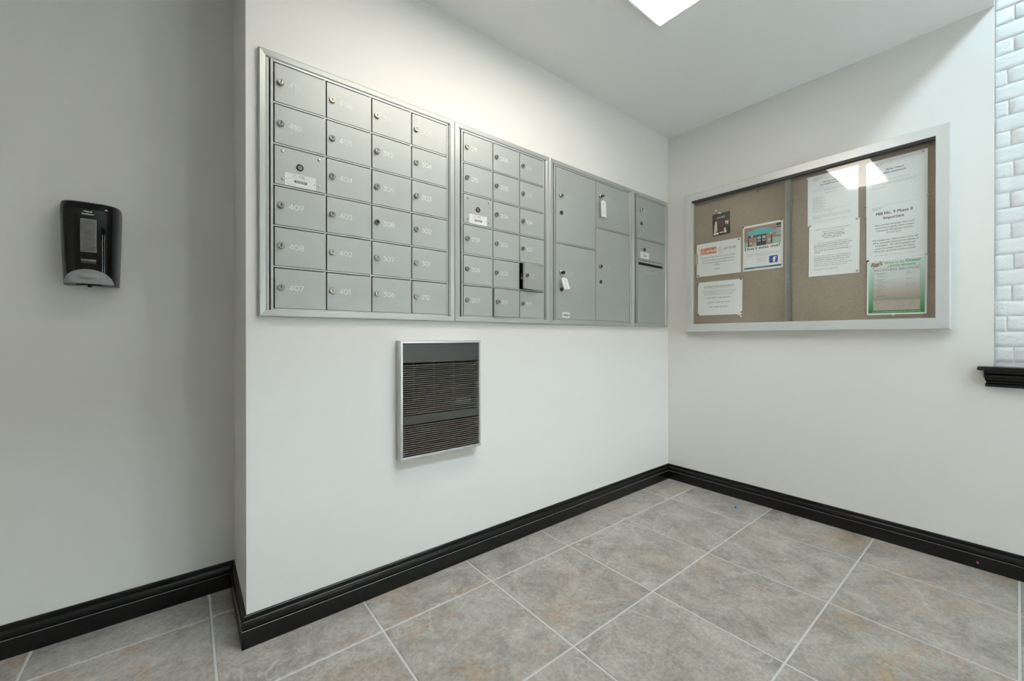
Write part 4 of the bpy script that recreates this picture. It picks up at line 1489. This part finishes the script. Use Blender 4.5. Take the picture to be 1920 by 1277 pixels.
def pin(label, px, pz, m, depth, r=0.0052, flat=False):
    key = (m.name, r)
    if key not in pin_cache:
        pin_cache[key] = MB().lathe([(r * 0.9, 0), (r, r * 0.25), (r * 0.8, r * 0.62), (r * 0.4, r * 0.82), (0.0, r * 0.88)], 14).mesh('push_pin', m)
    o = link('push_pin', pin_cache[key], None, on_right(px, pz, depth))
    tag(o, label, 'pin', 'pins in the notice board')


PINS = [('white push pin alone above the small dark flyer', -0.3545, 1.9085, WHITEPIN, 0.0103),
        ('left of the two white pins holding the small dark flyer', -0.3765, 1.8870, WHITEPIN, 0.0126),
        ('right of the two white pins holding the small dark flyer', -0.3860, 1.8850, WHITEPIN, 0.0126),
        ('dark pin at the top right corner of the short-term rental notice', -0.5020, 1.6870, BLACKPIN, 0.0128),
        ('black pin at the bottom left corner of the short-term rental notice', -0.2345, 1.4800, BLACKPIN, 0.0128),
        ('black pin at the top left corner of the awning flyer', -0.5290, 1.7560, BLACKPIN, 0.0128),
        ('black pin at the top right corner of the awning flyer', -0.7440, 1.7610, BLACKPIN, 0.0128),
        ('black pin at the top left corner of the ATTENTION RESIDENTS notice', -0.2340, 1.4220, BLACKPIN, 0.0128),
        ('black pin at the top right corner of the ATTENTION RESIDENTS notice', -0.5165, 1.4265, BLACKPIN, 0.0128),
        ('green pin at the bottom left corner of the ATTENTION RESIDENTS notice', -0.2365, 1.2060, GREENPIN, 0.0128),
        ('green pin at the bottom right corner of the ATTENTION RESIDENTS notice', -0.5200, 1.2130, GREENPIN, 0.0128),
        ('leftmost of the three white pins clustered at the bottom of the cork', -0.4990, 1.1960, WHITEPIN, 0.0103),
        ('uppermost of the three white pins clustered at the bottom of the cork', -0.5100, 1.1985, WHITEPIN, 0.0103),
        ('lowest of the three white pins clustered at the bottom of the cork', -0.5145, 1.1860, WHITEPIN, 0.0103),
        ('green pin alone in the cork just under the top frame', -0.6115, 1.9660, GREENPIN, 0.0103),
        ('pale pin at the top left corner of the tax sheet', -0.8760, 1.9650, WHITEPIN, 0.0128),
        ('silver pin at the top right corner of the garden rules sheet', -1.3455, 1.9560, SILVERPIN, 0.0128),
        ('silver pin at the top left corner of the garden rules sheet', -1.1405, 1.9640, SILVERPIN, 0.0128),
        ('silver pin at the right edge between garden rules and garage door sheets', -1.3650, 1.7400, SILVERPIN, 0.0136),
        ('silver pin at the top left corner of the garage door notice', -1.1335, 1.7385, SILVERPIN, 0.0136),
        ('silver pin at the top right corner of the towing notice', -1.0975, 1.6840, SILVERPIN, 0.0136),
        ('silver pin at the top left corner of the towing notice', -0.8885, 1.6870, SILVERPIN, 0.0136),
        ('silver pin at the bottom right corner of the towing notice', -1.0985, 1.4060, SILVERPIN, 0.0136),
        ('black pin at the top left corner of the recycling poster', -1.1430, 1.4500, BLACKPIN, 0.0144),
        ('silver pin at the top right corner of the recycling poster', -1.3645, 1.4510, SILVERPIN, 0.0144),
        ('white pin at the bottom edge of the recycling poster', -1.2420, 1.1660, WHITEPIN, 0.0144)]
for lb, y, z, m, dp in PINS:
    pin(lb, y, z, m, dp)

# ------------------------------------------------------------------ bits on the floor
o = MB().box(-0.005, 0.005, -0.007, 0.007, 0.0, 0.011, bev=0.002).box(-0.004, 0.004, 0.0055, 0.012, 0.001, 0.007, mi=1, bev=0.001).build('plastic_scrap', [BLUEBIT, DARK])
o.matrix_world = T((-0.171, -0.558, 0.0005)) @ Matrix.Rotation(0.5, 4, 'Z')
tag(o, 'tiny bright blue plastic scrap on the tile near the right wall', 'scrap')
o = MB().lathe([(0.0045, 0), (0.0042, 0.0015), (0.002, 0.003), (0, 0.0032)], 12).build('pink_bead', PINKBIT)
o.matrix_world = on_right(-1.525, 0.028, BT + 0.0002)
tag(o, 'tiny pink dot stuck on the black baseboard of the right wall', 'dot')
